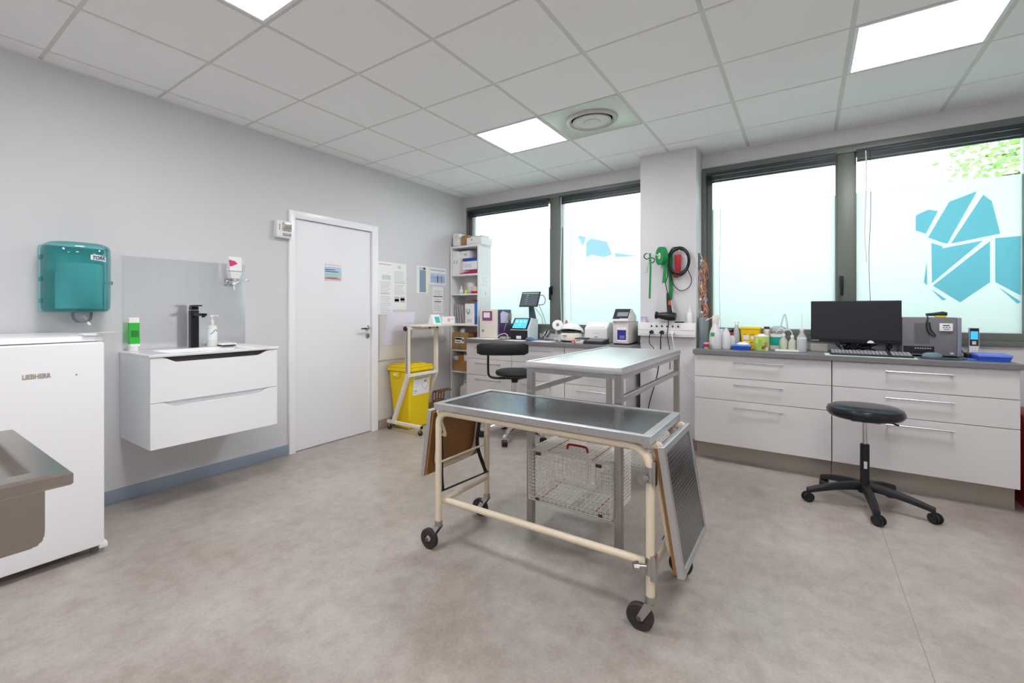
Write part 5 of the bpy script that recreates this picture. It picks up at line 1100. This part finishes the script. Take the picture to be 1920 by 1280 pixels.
t = thing('tower_analyser', 'upright grey analyser with tilted dark screen and navy label', 'analyser', (-1.38, 4.45, ZT))
part(B().box(-1.462, -1.335, 4.33, 4.64, ZT, ZT+.012), 'foot', M_black, t)
ga = mat('warm_grey_plastic', '#d4cdca', .4)
part(B().box(-1.47, -1.326, 4.322, 4.65, ZT+.0125, 1.128, .004), 'body', ga, t)
hdm = part(B().prism([(4.305, 1.129), (4.56, 1.129), (4.56, 1.18), (4.43, 1.25), (4.40, 1.25), (4.305, 1.15)], 'yz', -1.472, -1.322, .003), 'screen_head', M_wplas, t)
part(B().hexa([(-1.468, 4.305, 1.1545), (-1.326, 4.305, 1.1545), (-1.326, 4.309, 1.152), (-1.468, 4.309, 1.152)], [(-1.468, 4.393, 1.2475), (-1.326, 4.393, 1.2475), (-1.326, 4.397, 1.245), (-1.468, 4.397, 1.245)]), 'screen_bezel', mat('dark_teal_black', '#26323a', .25), hdm)
part(B().hexa([(-1.435, 4.3255, 1.1785), (-1.335, 4.3255, 1.1785), (-1.335, 4.328, 1.178), (-1.435, 4.328, 1.178)], [(-1.435, 4.3615, 1.2165), (-1.335, 4.3615, 1.2165), (-1.335, 4.364, 1.216), (-1.435, 4.364, 1.216)]), 'screen', mat('grey_lcd', '#8e9093', .3), hdm)
part(B().box(-1.40, -1.325, 4.3015, 4.3047, 1.135, 1.158), 'paper_tag', M_paper, hdm, smooth=0)
part(B().box(-1.432, -1.342, 4.3195, 4.3218, .94, 1.075), 'label', M_paper, t, smooth=0)
part(B().box(-1.428, -1.346, 4.3185, 4.3196, .957, 1.05), 'navy_label', mat('navy_label', '#2b2f86', .5), t, smooth=0)
for k in range(3): part(B().box(-1.405, -1.36, 4.3178, 4.3186, .972+.010*k, .975+.010*k), 'label_text', INK['light'], t, smooth=0)
def clutter(name, label, c, n, r, m, spread, h, z0=ZT):
    t = thing(name, label, 'cables', (c[0], c[1], z0))
    for k in range(n):
        a = random.uniform(0, 6.28); P = []
        for i in range(7):
            a += random.uniform(.5, 1.4); P.append((random.uniform(-1, 1)*spread[0]*.5+spread[0]*.5*math.cos(a), random.uniform(-1, 1)*spread[1]*.5+spread[1]*.5*math.sin(a), r+abs(math.sin(a*.9+k))*h))
        part(B().tube(smoothpath(P, 5), r, 5), 'cable', m[k % len(m)], t, False)
    return t
clutter('cable_tangle', 'tangle of cables beside the blue-screen analyser', (-2.29, 4.55), 6, .0032, [M_cord, M_gplas, M_wplas], (.045, .05), .10)
clutter('cable_tangle', 'dark cables between the tower analyser and the column', (-1.28, 4.60), 7, .0035, [M_cord, M_cord, M_gplas], (.022, .05), .15)
clutter('cable_tangle', 'cables behind the white analyser and the tower analyser', (-1.525, 4.62), 5, .0035, [M_cord, M_gplas], (.022, .04), .13)
t = thing('white_cable_arch', 'white cable arching in front of the cream analyser side', 'cable', (-2.70, 4.36, ZT))
part(B().tube(smoothpath([(-2.77, 4.30, ZT+.010), (-2.74, 4.32, ZT+.05), (-2.69, 4.35, ZT+.065), (-2.64, 4.33, ZT+.04), (-2.635, 4.32, ZT+.006)]), .004, 6), 'cable', M_wplas, t)
part(B().box(-2.745, -2.67, 4.33, 4.38, ZT, ZT+.03, .006), 'adapter', mat('olive_adapter', '#b3b49e', .5), t)
solo(B().box(-2.60, -2.38, 4.185, 4.315, ZT, ZT+.003), 'paper_sheet', M_paper, 'white paper lying before the blue-screen analyser', 'paper')
solo(B().box(-2.28, -2.06, 4.20, 4.32, ZT, ZT+.006, .002), 'paper_pile', mat('blue_white_paper', '#dfe4f2', .6), 'bluish papers lying left of the centrifuge', 'paper')
b = B(); b.lathe([(0, 0), (.05, 0), (.055, .015), (.035, .035), (0, .04)], (-2.345, 4.30, ZT), 9, sy=.7)
solo(b, 'blue_cloth', mat('blue_cloth', '#4d7490', .8, var=.3, vscale=30), 'crumpled blue cloth beside the blue-screen analyser', 'cloth')
bottle('white_mug', 'small white mug left of the centrifuge', -2.11, 4.55, ZT, [(0, 0), (.028, 0), (.03, .06), (.027, .06), (.025, .006), (0, .006)], M_wplas, cat='mug')
bottle('cream_stub', 'tiny cream stopper standing on the paper', -2.385, 4.345, ZT, [(0, 0), (.010, 0), (.010, .025), (.013, .026), (.013, .034), (0, .034)], M_cplas, cat='stopper')

# ================================================================== on the right worktop
M_tr = glass_mat('translucent_plastic', '#fafcfc', op=.92, tint='#ffffff', rough=.15, tl_=.3)
M_trc = glass_mat('clear_plastic', '#fcfefe', op=.5, tint='#ffffff', rough=.1, tl_=.3)
M_yl = mat('yellow_green_liquid', '#e6ec8a', .2); M_bl = mat('pale_blue_liquid', '#cfe3e9', .2)
boxthing('small_blue_box', 'small blue box at the column end of the worktop', 'box', -.708, -.672, 4.33, 4.375, ZT, ZT+.036, M_blue, .004)
boxthing('printed_carton', 'pale printed carton behind the big bottle', 'carton', -.655, -.575, 4.50, 4.62, ZT, ZT+.16, mat('pale_blue_card', '#d3dfe8', .5), .002, [(.1, .8, .5, .84, INK['blue']), (.1, .7, .4, .74, INK['dblue'])])
t = bottle('sample_cup', 'little clear cup with a red stripe by the big bottle', -.668, 4.285, ZT, [(0, 0), (.018, 0), (.022, .055), (.020, .055), (.016, .003), (0, .003)], M_trc, cat='cup', extra=[('red_band', B().lathe([(.0195, .015), (.0213, .042)]), M_red)])
t = thing('big_spray_bottle', 'large translucent bottle with a long white nozzle and green mark', 'bottle', (-.61, 4.35, ZT))
part(B().lathe([(0, 0), (.043, 0), (.046, .006), (.046, .11), (.040, .15), (.025, .19), (.022, .215)], seg=28), 'body', M_tr, t, False)
part(B().lathe([(.024, .2155), (.024, .27), (.018, .285), (0, .287)], seg=18).box(-.004, .034, -.012, .012, .245, .278, .004), 'spray_head', M_cplas, t, False)
part(B().tube([(-.02, 0, .265), (-.07, -.01, .238)], .0035, 6), 'nozzle', M_wplas, t, False)
part(B().box(-.030, .0, -.0468, -.036, .105, .137, .002), 'green_mark', mat('green_mark', '#4c9a62', .5), t, False)
bottle('tall_jug', 'translucent jug with a slanted shoulder beside the big spray bottle', -.532, 4.37, ZT, [(0, 0), (.032, 0), (.034, .006), (.034, .09), (.028, .135), (.012, .165), (.010, .175), (0, .175)], M_tr)
bottle('red_cap_jug', 'small translucent jug with a red screw cap', -.503, 4.455, ZT, [(0, 0), (.026, 0), (.028, .006), (.028, .09), (.024, .105), (.017, .112)], M_tr, [(.017, .1125), (.017, .135), (0, .136)], mat('crimson_cap', '#c2203f', .4))
clutter('metal_chain_heap', 'heap of dark metal chains behind the red-capped jug', (-.525, 4.60), 9, .004, [mat('dark_chain', '#3c433f', .35, .7), M_steeld], (.03, .025), .15)
t = bottle('blue_spray_bottle', 'clear spray bottle half full of pale blue liquid', -.475, 4.54, ZT, [(0, 0), (.022, 0), (.024, .005), (.024, .13), (.019, .165), (.012, .185), (.012, .20), (0, .2)], M_trc, extra=[('liquid', B().lathe([(0, .004), (.0225, .004), (.0225, .085), (0, .085)]), M_bl), ('spray_head', B().lathe([(.013, .2005), (.012, .225), (0, .228)], seg=12).box(-.008, .024, -.007, .007, .212, .228, .003), M_wplas)])
t = thing('sharps_container', 'yellow sharps container with white labels', 'container', (-.373, 4.58, ZT))
part(B().hexa([(-.058, -.05, 0), (.058, -.05, 0), (.058, .05, 0), (-.058, .05, 0)], [(-.07, -.062, .165), (.07, -.062, .165), (.07, .062, .165), (-.07, .062, .165)]), 'body', mat('amber_yellow', '#f2c415', .35), t, False)
part(B().box(-.077, .077, -.068, .068, .1655, .182, .005), 'lid', M_yel, t, False)
def tilt_patch(x0, x1, z0, z1, nm, m, d=.0008):
    y = lambda z_: -.05-.012*z_/.165
    part(B().hexa([(x0, y(z0)-d, z0), (x1, y(z0)-d, z0), (x1, y(z0), z0), (x0, y(z0), z0)], [(x0, y(z1)-d, z1), (x1, y(z1)-d, z1), (x1, y(z1), z1), (x0, y(z1), z1)]), nm, m, t, False, smooth=0)
tilt_patch(-.05, -.008, .075, .115, 'label', M_paper); tilt_patch(-.05, -.008, .02, .062, 'label', M_paper); tilt_patch(.004, .024, .082, .105, 'round_label', M_paper); tilt_patch(-.05, -.03, .118, .122, 'print', INK['dark']); tilt_patch(.0, .03, .118, .122, 'print', INK['dark']); tilt_patch(0, .02, .05, .055, 'print', INK['dark'])
part(B().box(.066, .082, -.02, .0, .10, .112, .002), 'red_catch', M_red, t, False)
t = thing('blue_tray', 'shallow blue tray holding white tissues', 'tray', (-.42, 4.38, ZT))
part(B().hexa([(-.055, -.06, 0), (.055, -.06, 0), (.055, .06, 0), (-.055, .06, 0)], [(-.066, -.072, .03), (.066, -.072, .03), (.066, .072, .03), (-.066, .072, .03)]), 'tray_body', M_blue, t, False)
part(B().box(-.069, .069, -.075, .075, .0305, .037, .003), 'rim', mat('lighter_blue', '#4f80e0', .35), t, False)
solo(B().lathe([(0, 0), (.045, 0), (.05, .008), (.025, .022), (0, .026)], (-.415, 4.38, ZT+.0375), 9), 'tissue_wad', M_paper, 'crumpled white tissues in the blue tray', 'tissue')
bottle('white_canister', 'white canister with a dark screw cap behind the tub', -.262, 4.62, ZT, [(0, 0), (.026, 0), (.028, .005), (.028, .15), (.023, .165)], mat('pinkish_white', '#eae4e6', .35), [(.021, .1655), (.021, .186), (0, .186)], mat('dark_cap', '#38383f', .4))
t = bottle('wipes_tub', 'round green wipes tub with a picture of an animal', -.283, 4.375, ZT, [(0, 0), (.049, 0), (.052, .006), (.052, .108), (.049, .112)], mat('lime_label', '#b9d36a', .45), [(.051, .1122), (.051, .118), (.03, .121), (.018, .132), (0, .136)], M_wplas, cat='tub')
for (a0, a1, z0, z1, c) in ((-1.35, -.75, .02, .045, '#8a6f5c'), (-1.15, -.70, .04, .07, '#a98d78'), (-1.95, -1.4, .03, .09, '#9cc04c'), (-1.5, -1.2, .015, .035, '#6f5546'), (-.95, -.6, .0, .03, '#e6d8d4'), (-2.4, -2.0, .06, .105, '#d6e0a2')):
    b = B(); n = 5
    for i in range(n):
        p, q = a0+(a1-a0)*i/n, a0+(a1-a0)*(i+1)/n; R_ = .0526
        b.quad((R_*math.cos(p), R_*math.sin(p), z0), (R_*math.cos(q), R_*math.sin(q), z0), (R_*math.cos(q), R_*math.sin(q), z1), (R_*math.cos(p), R_*math.sin(p), z1))
    part(b, 'picture_patch', mat('tub_'+c[1:], c, .5), t, False)
t = thing('labelled_tub', 'white tub with a teal label under a clear plastic bag', 'tub', (-.185, 4.58, ZT))
part(B().lathe([(0, 0), (.05, 0), (.053, .006), (.053, .12), (.045, .13), (0, .132)], seg=28), 'body', mat('tub_white', '#e8e2e2', .35), t, False)
part(B().lathe([(.0533, .035), (.0533, .105)], seg=28), 'teal_label', mat('teal_label', '#12a08a', .45), t, False)
b = B(); b.lathe([(.0, .0), (.045, .0), (.06, .02), (.055, .045), (.03, .06), (0, .05)], (-.18, 4.57, ZT+.133), 11)
b.tube(smoothpath([(-.165, 4.565, ZT+.17), (-.15, 4.565, ZT+.25), (-.135, 4.565, ZT+.29), (-.125, 4.565, ZT+.25), (-.115, 4.57, ZT+.16)]), .006, 5, flat=.3)
solo(b, 'plastic_bag', glass_mat('bag_film', '#f5f8f9', op=.5, tint='#eef3f5'), 'clear plastic bag bunched on the teal-labelled tub', 'bag')
solo(B().box(-.195, -.04, 4.36, 4.50, ZT, ZT+.014, .005), 'white_tray', M_wplas, 'flat white tray under two yellow wash bottles', 'tray')
def wash(name, label, x, y, z, h, r, lm, lh, tube_pts):
    k = r/.035
    bottle(name, label, x, y, z, [(0, 0), (r*.95, 0), (r, .004), (r, h*.55), (r*.85, h*.72), (r*.4, h*.9), (r*.38, h)], M_trc, [(r*.42, h+.0003), (r*.42, h+.016), (r*.15, h+.02), (0, h+.02)], M_wplas,
           extra=[('liquid', B().lathe([(0, .003), (r*.93, .003), (r*.93, lh), (0, lh)]), lm), ('spout_tube', B().tube(smoothpath(tube_pts), .0032, 6), M_wplas)])
wash('wash_bottle', 'left wash bottle of yellow liquid on the white tray', -.140, 4.44, ZT+.0145, .105, .029, M_yl, .045, [(0, 0, .12), (.004, 0, .15), (-.02, 0, .165), (-.05, 0, .13)])
wash('wash_bottle', 'right wash bottle of yellow liquid on the white tray', -.082, 4.42, ZT+.0145, .095, .0275, M_yl, .06, [(0, 0, .11), (-.004, 0, .135), (-.02, 0, .155), (-.055, 0, .155)])
wash('tall_wash_bottle', 'clear wash bottle with a tall straight tube beside the monitor', -.022, 4.40, ZT, .165, .034, mat('cloudy_liquid', '#dcebea', .25), .115, [(0, 0, .18), (.001, 0, .22), (.0, 0, .30)])
# computer
t = thing('computer_monitor', 'wide black computer monitor facing the room', 'monitor', (.29, 4.52, ZT))
part(B().box(.19, .40, 4.42, 4.60, ZT, ZT+.012, .004), 'foot', M_black, t)
part(B().box(.272, .312, 4.505, 4.54, ZT+.0125, 1.12, .006), 'neck', M_black, t)
mo = part(B().box(.035, .552, 4.46, 4.495, .992, 1.305, .004), 'screen_case', M_black, t)
part(B().box(.041, .546, 4.4575, 4.4605, 1.018, 1.300), 'display', mat('switched_off_display', '#26242a', .32), mo, smooth=0)
text('Lenovo', .016, (.062, 4.4595, 1.005), FY, INK['light'], mo, bold=.0003)
part(B().prism([(.385+.019*math.cos(PI*k/12), .9935+.019*math.sin(PI*k/12)) for k in range(13)], 'xz', 4.4568, 4.4595), 'white_sticker', M_paper, mo, smooth=0)
solo(B().box(.115, .60, 4.20, 4.375, ZT, ZT+.003), 'desk_pad', mat('green_edge_pad', '#e2f0d8', .6), 'pale green and white pad under the keyboard', 'desk pad')
t = thing('keyboard', 'long grey computer keyboard in front of the monitor', 'keyboard', (.36, 4.29, ZT+.0035))
part(B().prism([(4.225, ZT+.0035), (4.365, ZT+.0035), (4.365, ZT+.031), (4.225, ZT+.0135)], 'yz', .145, .585, .002), 'keyboard_body', mat('dark_grey_keys_base', '#2f3034', .5), t)
kb = B()
M_key = mat('key_grey', '#8d8f95', .5); me_key = None
for r_i in range(5):
    for c_i in range(21):
        if c_i in (15,): continue
        x = .152+c_i*.0203; y = 4.235+r_i*.0245
        if me_key is None: me_key = B().box(-.0088, .0088, -.0105, .0105, 0, .006, .0012, 1).mesh('key', M_key)
        o = obj('key', me_key, t); o.location = (x+.009-.36, y+.010-4.29, .0105+.125*(y+.010-4.225)); o.rotation_euler = (.124, 0, 0)
t = thing('computer_tower', 'grey computer case lying behind the keyboard beside the monitor', 'computer', (.70, 4.57, ZT))
for (x, y) in ((.58, 4.50), (.82, 4.50), (.58, 4.66), (.82, 4.66)): part(B().cyl((x, y, ZT), (x, y, ZT+.01), .012, seg=10), 'foot', M_black, t)
ca = part(B().box(.555, .828, 4.475, 4.70, ZT+.0105, 1.185, .004), 'case', M_gplas, t)
part(B().box(.8285, .85, 4.475, 4.70, ZT+.0105, 1.183, .004), 'front_bezel', mat('blue_grey_plastic', '#858994', .4), t)
for k in range(18): part(B().box(.618+k*.0044, .6205+k*.0044, 4.4738, 4.4752, 1.0, 1.145), 'vent_slot', mat('vent_dark', '#5d5a5a', .6), ca, smooth=0)
part(B().box(.562, .718, 4.4738, 4.4752, .93, .983), 'dark_label', M_black, ca, smooth=0)
for k in range(7): part(B().box(.62+k*.0125, .628+k*.0125, 4.4730, 4.4739, .965, .972), 'label_icon', INK['grey'], ca, smooth=0)
part(B().box(.795, .812, 4.4738, 4.4752, .935, .945), 'silver_badge', INK['lil'], ca, smooth=0)
t = thing('white_timer', 'small white timer box stuck on the computer case', 'timer', (.775, 4.465, 1.09))
part(B().box(.742, .806, 4.458, 4.4735, 1.092, 1.145, .003), 'housing', M_wplas, t)
part(B().box(.757, .79, 4.4570, 4.4582, 1.127, 1.134), 'display', INK['dark'], t, smooth=0)
for (a, z_) in ((.757, 1.114), (.771, 1.114), (.785, 1.114), (.764, 1.102), (.778, 1.102)): part(B().box(a, a+.009, 4.4570, 4.4582, z_, z_+.005), 'button', INK['dark'], t, smooth=0)
t = thing('barcode_scanner', 'dark handheld scanner with yellow trim lying on the computer case', 'scanner', (.74, 4.56, 1.186))
part(B().tube([(.69, 4.55, 1.203), (.73, 4.56, 1.206), (.775, 4.56, 1.210), (.795, 4.56, 1.208)], [.010, .012, .017, .012], 10), 'body', mat('dark_green_black', '#24332f', .4), t)
part(B().box(.735, .79, 4.545, 4.575, 1.1865, 1.197, .003), 'yellow_trim', M_yel, t)
part(B().tube(smoothpath([(.692, 4.55, 1.20), (.685, 4.468, 1.18), (.678, 4.462, 1.13), (.69, 4.462, 1.08), (.715, 4.462, 1.055), (.72, 4.462, 1.065), (.70, 4.462, 1.10), (.693, 4.462, 1.15)]), .0042, 7), 'lead', M_cord, t)
solo(B().lathe([(0, 0), (.105, 0), (.108, .003), (.105, .005), (0, .005)], (.735, 4.35, ZT), 36, sx=1.0, sy=.9), 'mouse_pad', mat('slate_pad', '#3c474c', .5), 'oval dark mouse pad on the worktop', 'mouse pad')
t = thing('computer_mouse', 'grey computer mouse on the oval pad', 'mouse', (.69, 4.37, ZT+.0055))
part(B().lathe([(0, 0), (.95, 0), (1, .25), (.85, .7), (.45, .96), (0, 1)], seg=24, M=Matrix.Diagonal((.052, .032, .034, 1))), 'shell', mat('mouse_grey', '#6f8794', .3), t, False)
part(B().cyl((-.02, -.004, .029), (-.02, .004, .029), .006, seg=10), 'wheel', M_black, t, False)
t = thing('cordless_phone', 'silver cordless phone with blue screen standing in its cradle', 'phone', (.915, 4.52, ZT))
part(B().box(.875, .955, 4.49, 4.57, ZT, ZT+.035, .008), 'cradle', M_black, t)
ph = part(B().hexa([(.889, 4.508, ZT+.02), (.937, 4.508, ZT+.02), (.937, 4.53, ZT+.02), (.889, 4.53, ZT+.02)], [(.896, 4.535, 1.115), (.944, 4.535, 1.115), (.944, 4.555, 1.115), (.896, 4.555, 1.115)]), 'handset', mat('silver_plastic', '#b9b6b4', .35, .3), t)
def onph(x0, x1, z0, z1, nm, m, d=.001):
    y = lambda z_: 4.508+.027*(z_-ZT-.02)/(1.115-ZT-.02); sx_ = lambda z_: .007*(z_-ZT-.02)/(1.115-ZT-.02)
    part(B().hexa([(x0+sx_(z0), y(z0)-d, z0), (x1+sx_(z0), y(z0)-d, z0), (x1+sx_(z0), y(z0)+.0005, z0), (x0+sx_(z0), y(z0)+.0005, z0)], [(x0+sx_(z1), y(z1)-d, z1), (x1+sx_(z1), y(z1)-d, z1), (x1+sx_(z1), y(z1)+.0005, z1), (x0+sx_(z1), y(z1)+.0005, z1)]), nm, m, ph, smooth=0)
onph(.892, .934, .995, 1.112, 'dark_face', M_black); onph(.896, .930, 1.038, 1.092, 'screen', mat('phone_screen', '#2a8be0', .3, emit='#2f8fe6', es=.8), .0015); onph(.904, .922, 1.004, 1.026, 'dial_button', mat('silver_button', '#d8d4d0', .3, .3), .002)
for r_i in range(3):
    for c_i in range(3): onph(.893+.0135*c_i, .904+.0135*c_i, .955+.013*r_i, .963+.013*r_i, 'key', M_wplas, .0014)
part(B().tube(smoothpath([(.955, 4.55, ZT+.02), (1.0, 4.58, ZT+.01), (1.03, 4.62, ZT+.005), (1.045, 4.70, ZT+.006)]), .003, 6), 'lead', M_cord, t)
part(B().tube(smoothpath([(.88, 4.56, ZT+.02), (.865, 4.62, ZT+.07), (.86, 4.70, ZT+.13)]), .003, 6), 'lead', M_cord, t)
t = thing('blue_instrument_case', 'blue plastic case on the right end of the worktop', 'case', (.965, 4.37, ZT))
part(B().hexa([(.895, 4.30, ZT), (1.025, 4.30, ZT), (1.025, 4.45, ZT), (.895, 4.45, ZT)], [(.89, 4.292, ZT+.026), (1.032, 4.292, ZT+.026), (1.032, 4.456, ZT+.026), (.89, 4.456, ZT+.026)]), 'lower_half', M_blue, t)
part(B().box(.886, 1.036, 4.288, 4.46, ZT+.0265, ZT+.045, .007, 3), 'lid', mat('lavender_blue', '#6f86e6', .35), t)
solo(B().box(.845, .885, 4.30, 4.42, ZT, ZT+.008, .002), 'blue_wallet', mat('mid_blue', '#4c6fce', .4), 'flat blue wallet tucked beside the blue case', 'wallet')
clutter('cable_tangle', 'black computer cables under the monitor', (.30, 4.56), 9, .0036, [M_cord], (.13, .045), .07)
clutter('cable_tangle', 'black cables between monitor and computer case', (.50, 4.58), 4, .0036, [M_cord, M_gplas], (.025, .04), .10)
boxthing('cream_block', 'cream plastic block behind the monitor at its left end', 'block', .035, .14, 4.56, 4.66, ZT, ZT+.055, M_cplas, .004)
# red bin past the right cabinet
t = thing('red_bin', 'red plastic bin half hidden past the right cabinet', 'bin', (1.24, 4.42, 0))
part(B().hexa([(1.10, 4.27, 0), (1.38, 4.27, 0), (1.38, 4.57, 0), (1.10, 4.57, 0)], [(1.07, 4.24, .56), (1.41, 4.24, .56), (1.41, 4.60, .56), (1.07, 4.60, .56)]), 'body', M_red, t)
part(B().box(1.06, 1.42, 4.23, 4.61, .5605, .60, .012, 3), 'lid', mat('dark_red_lid', '#8f1c20', .4), t)
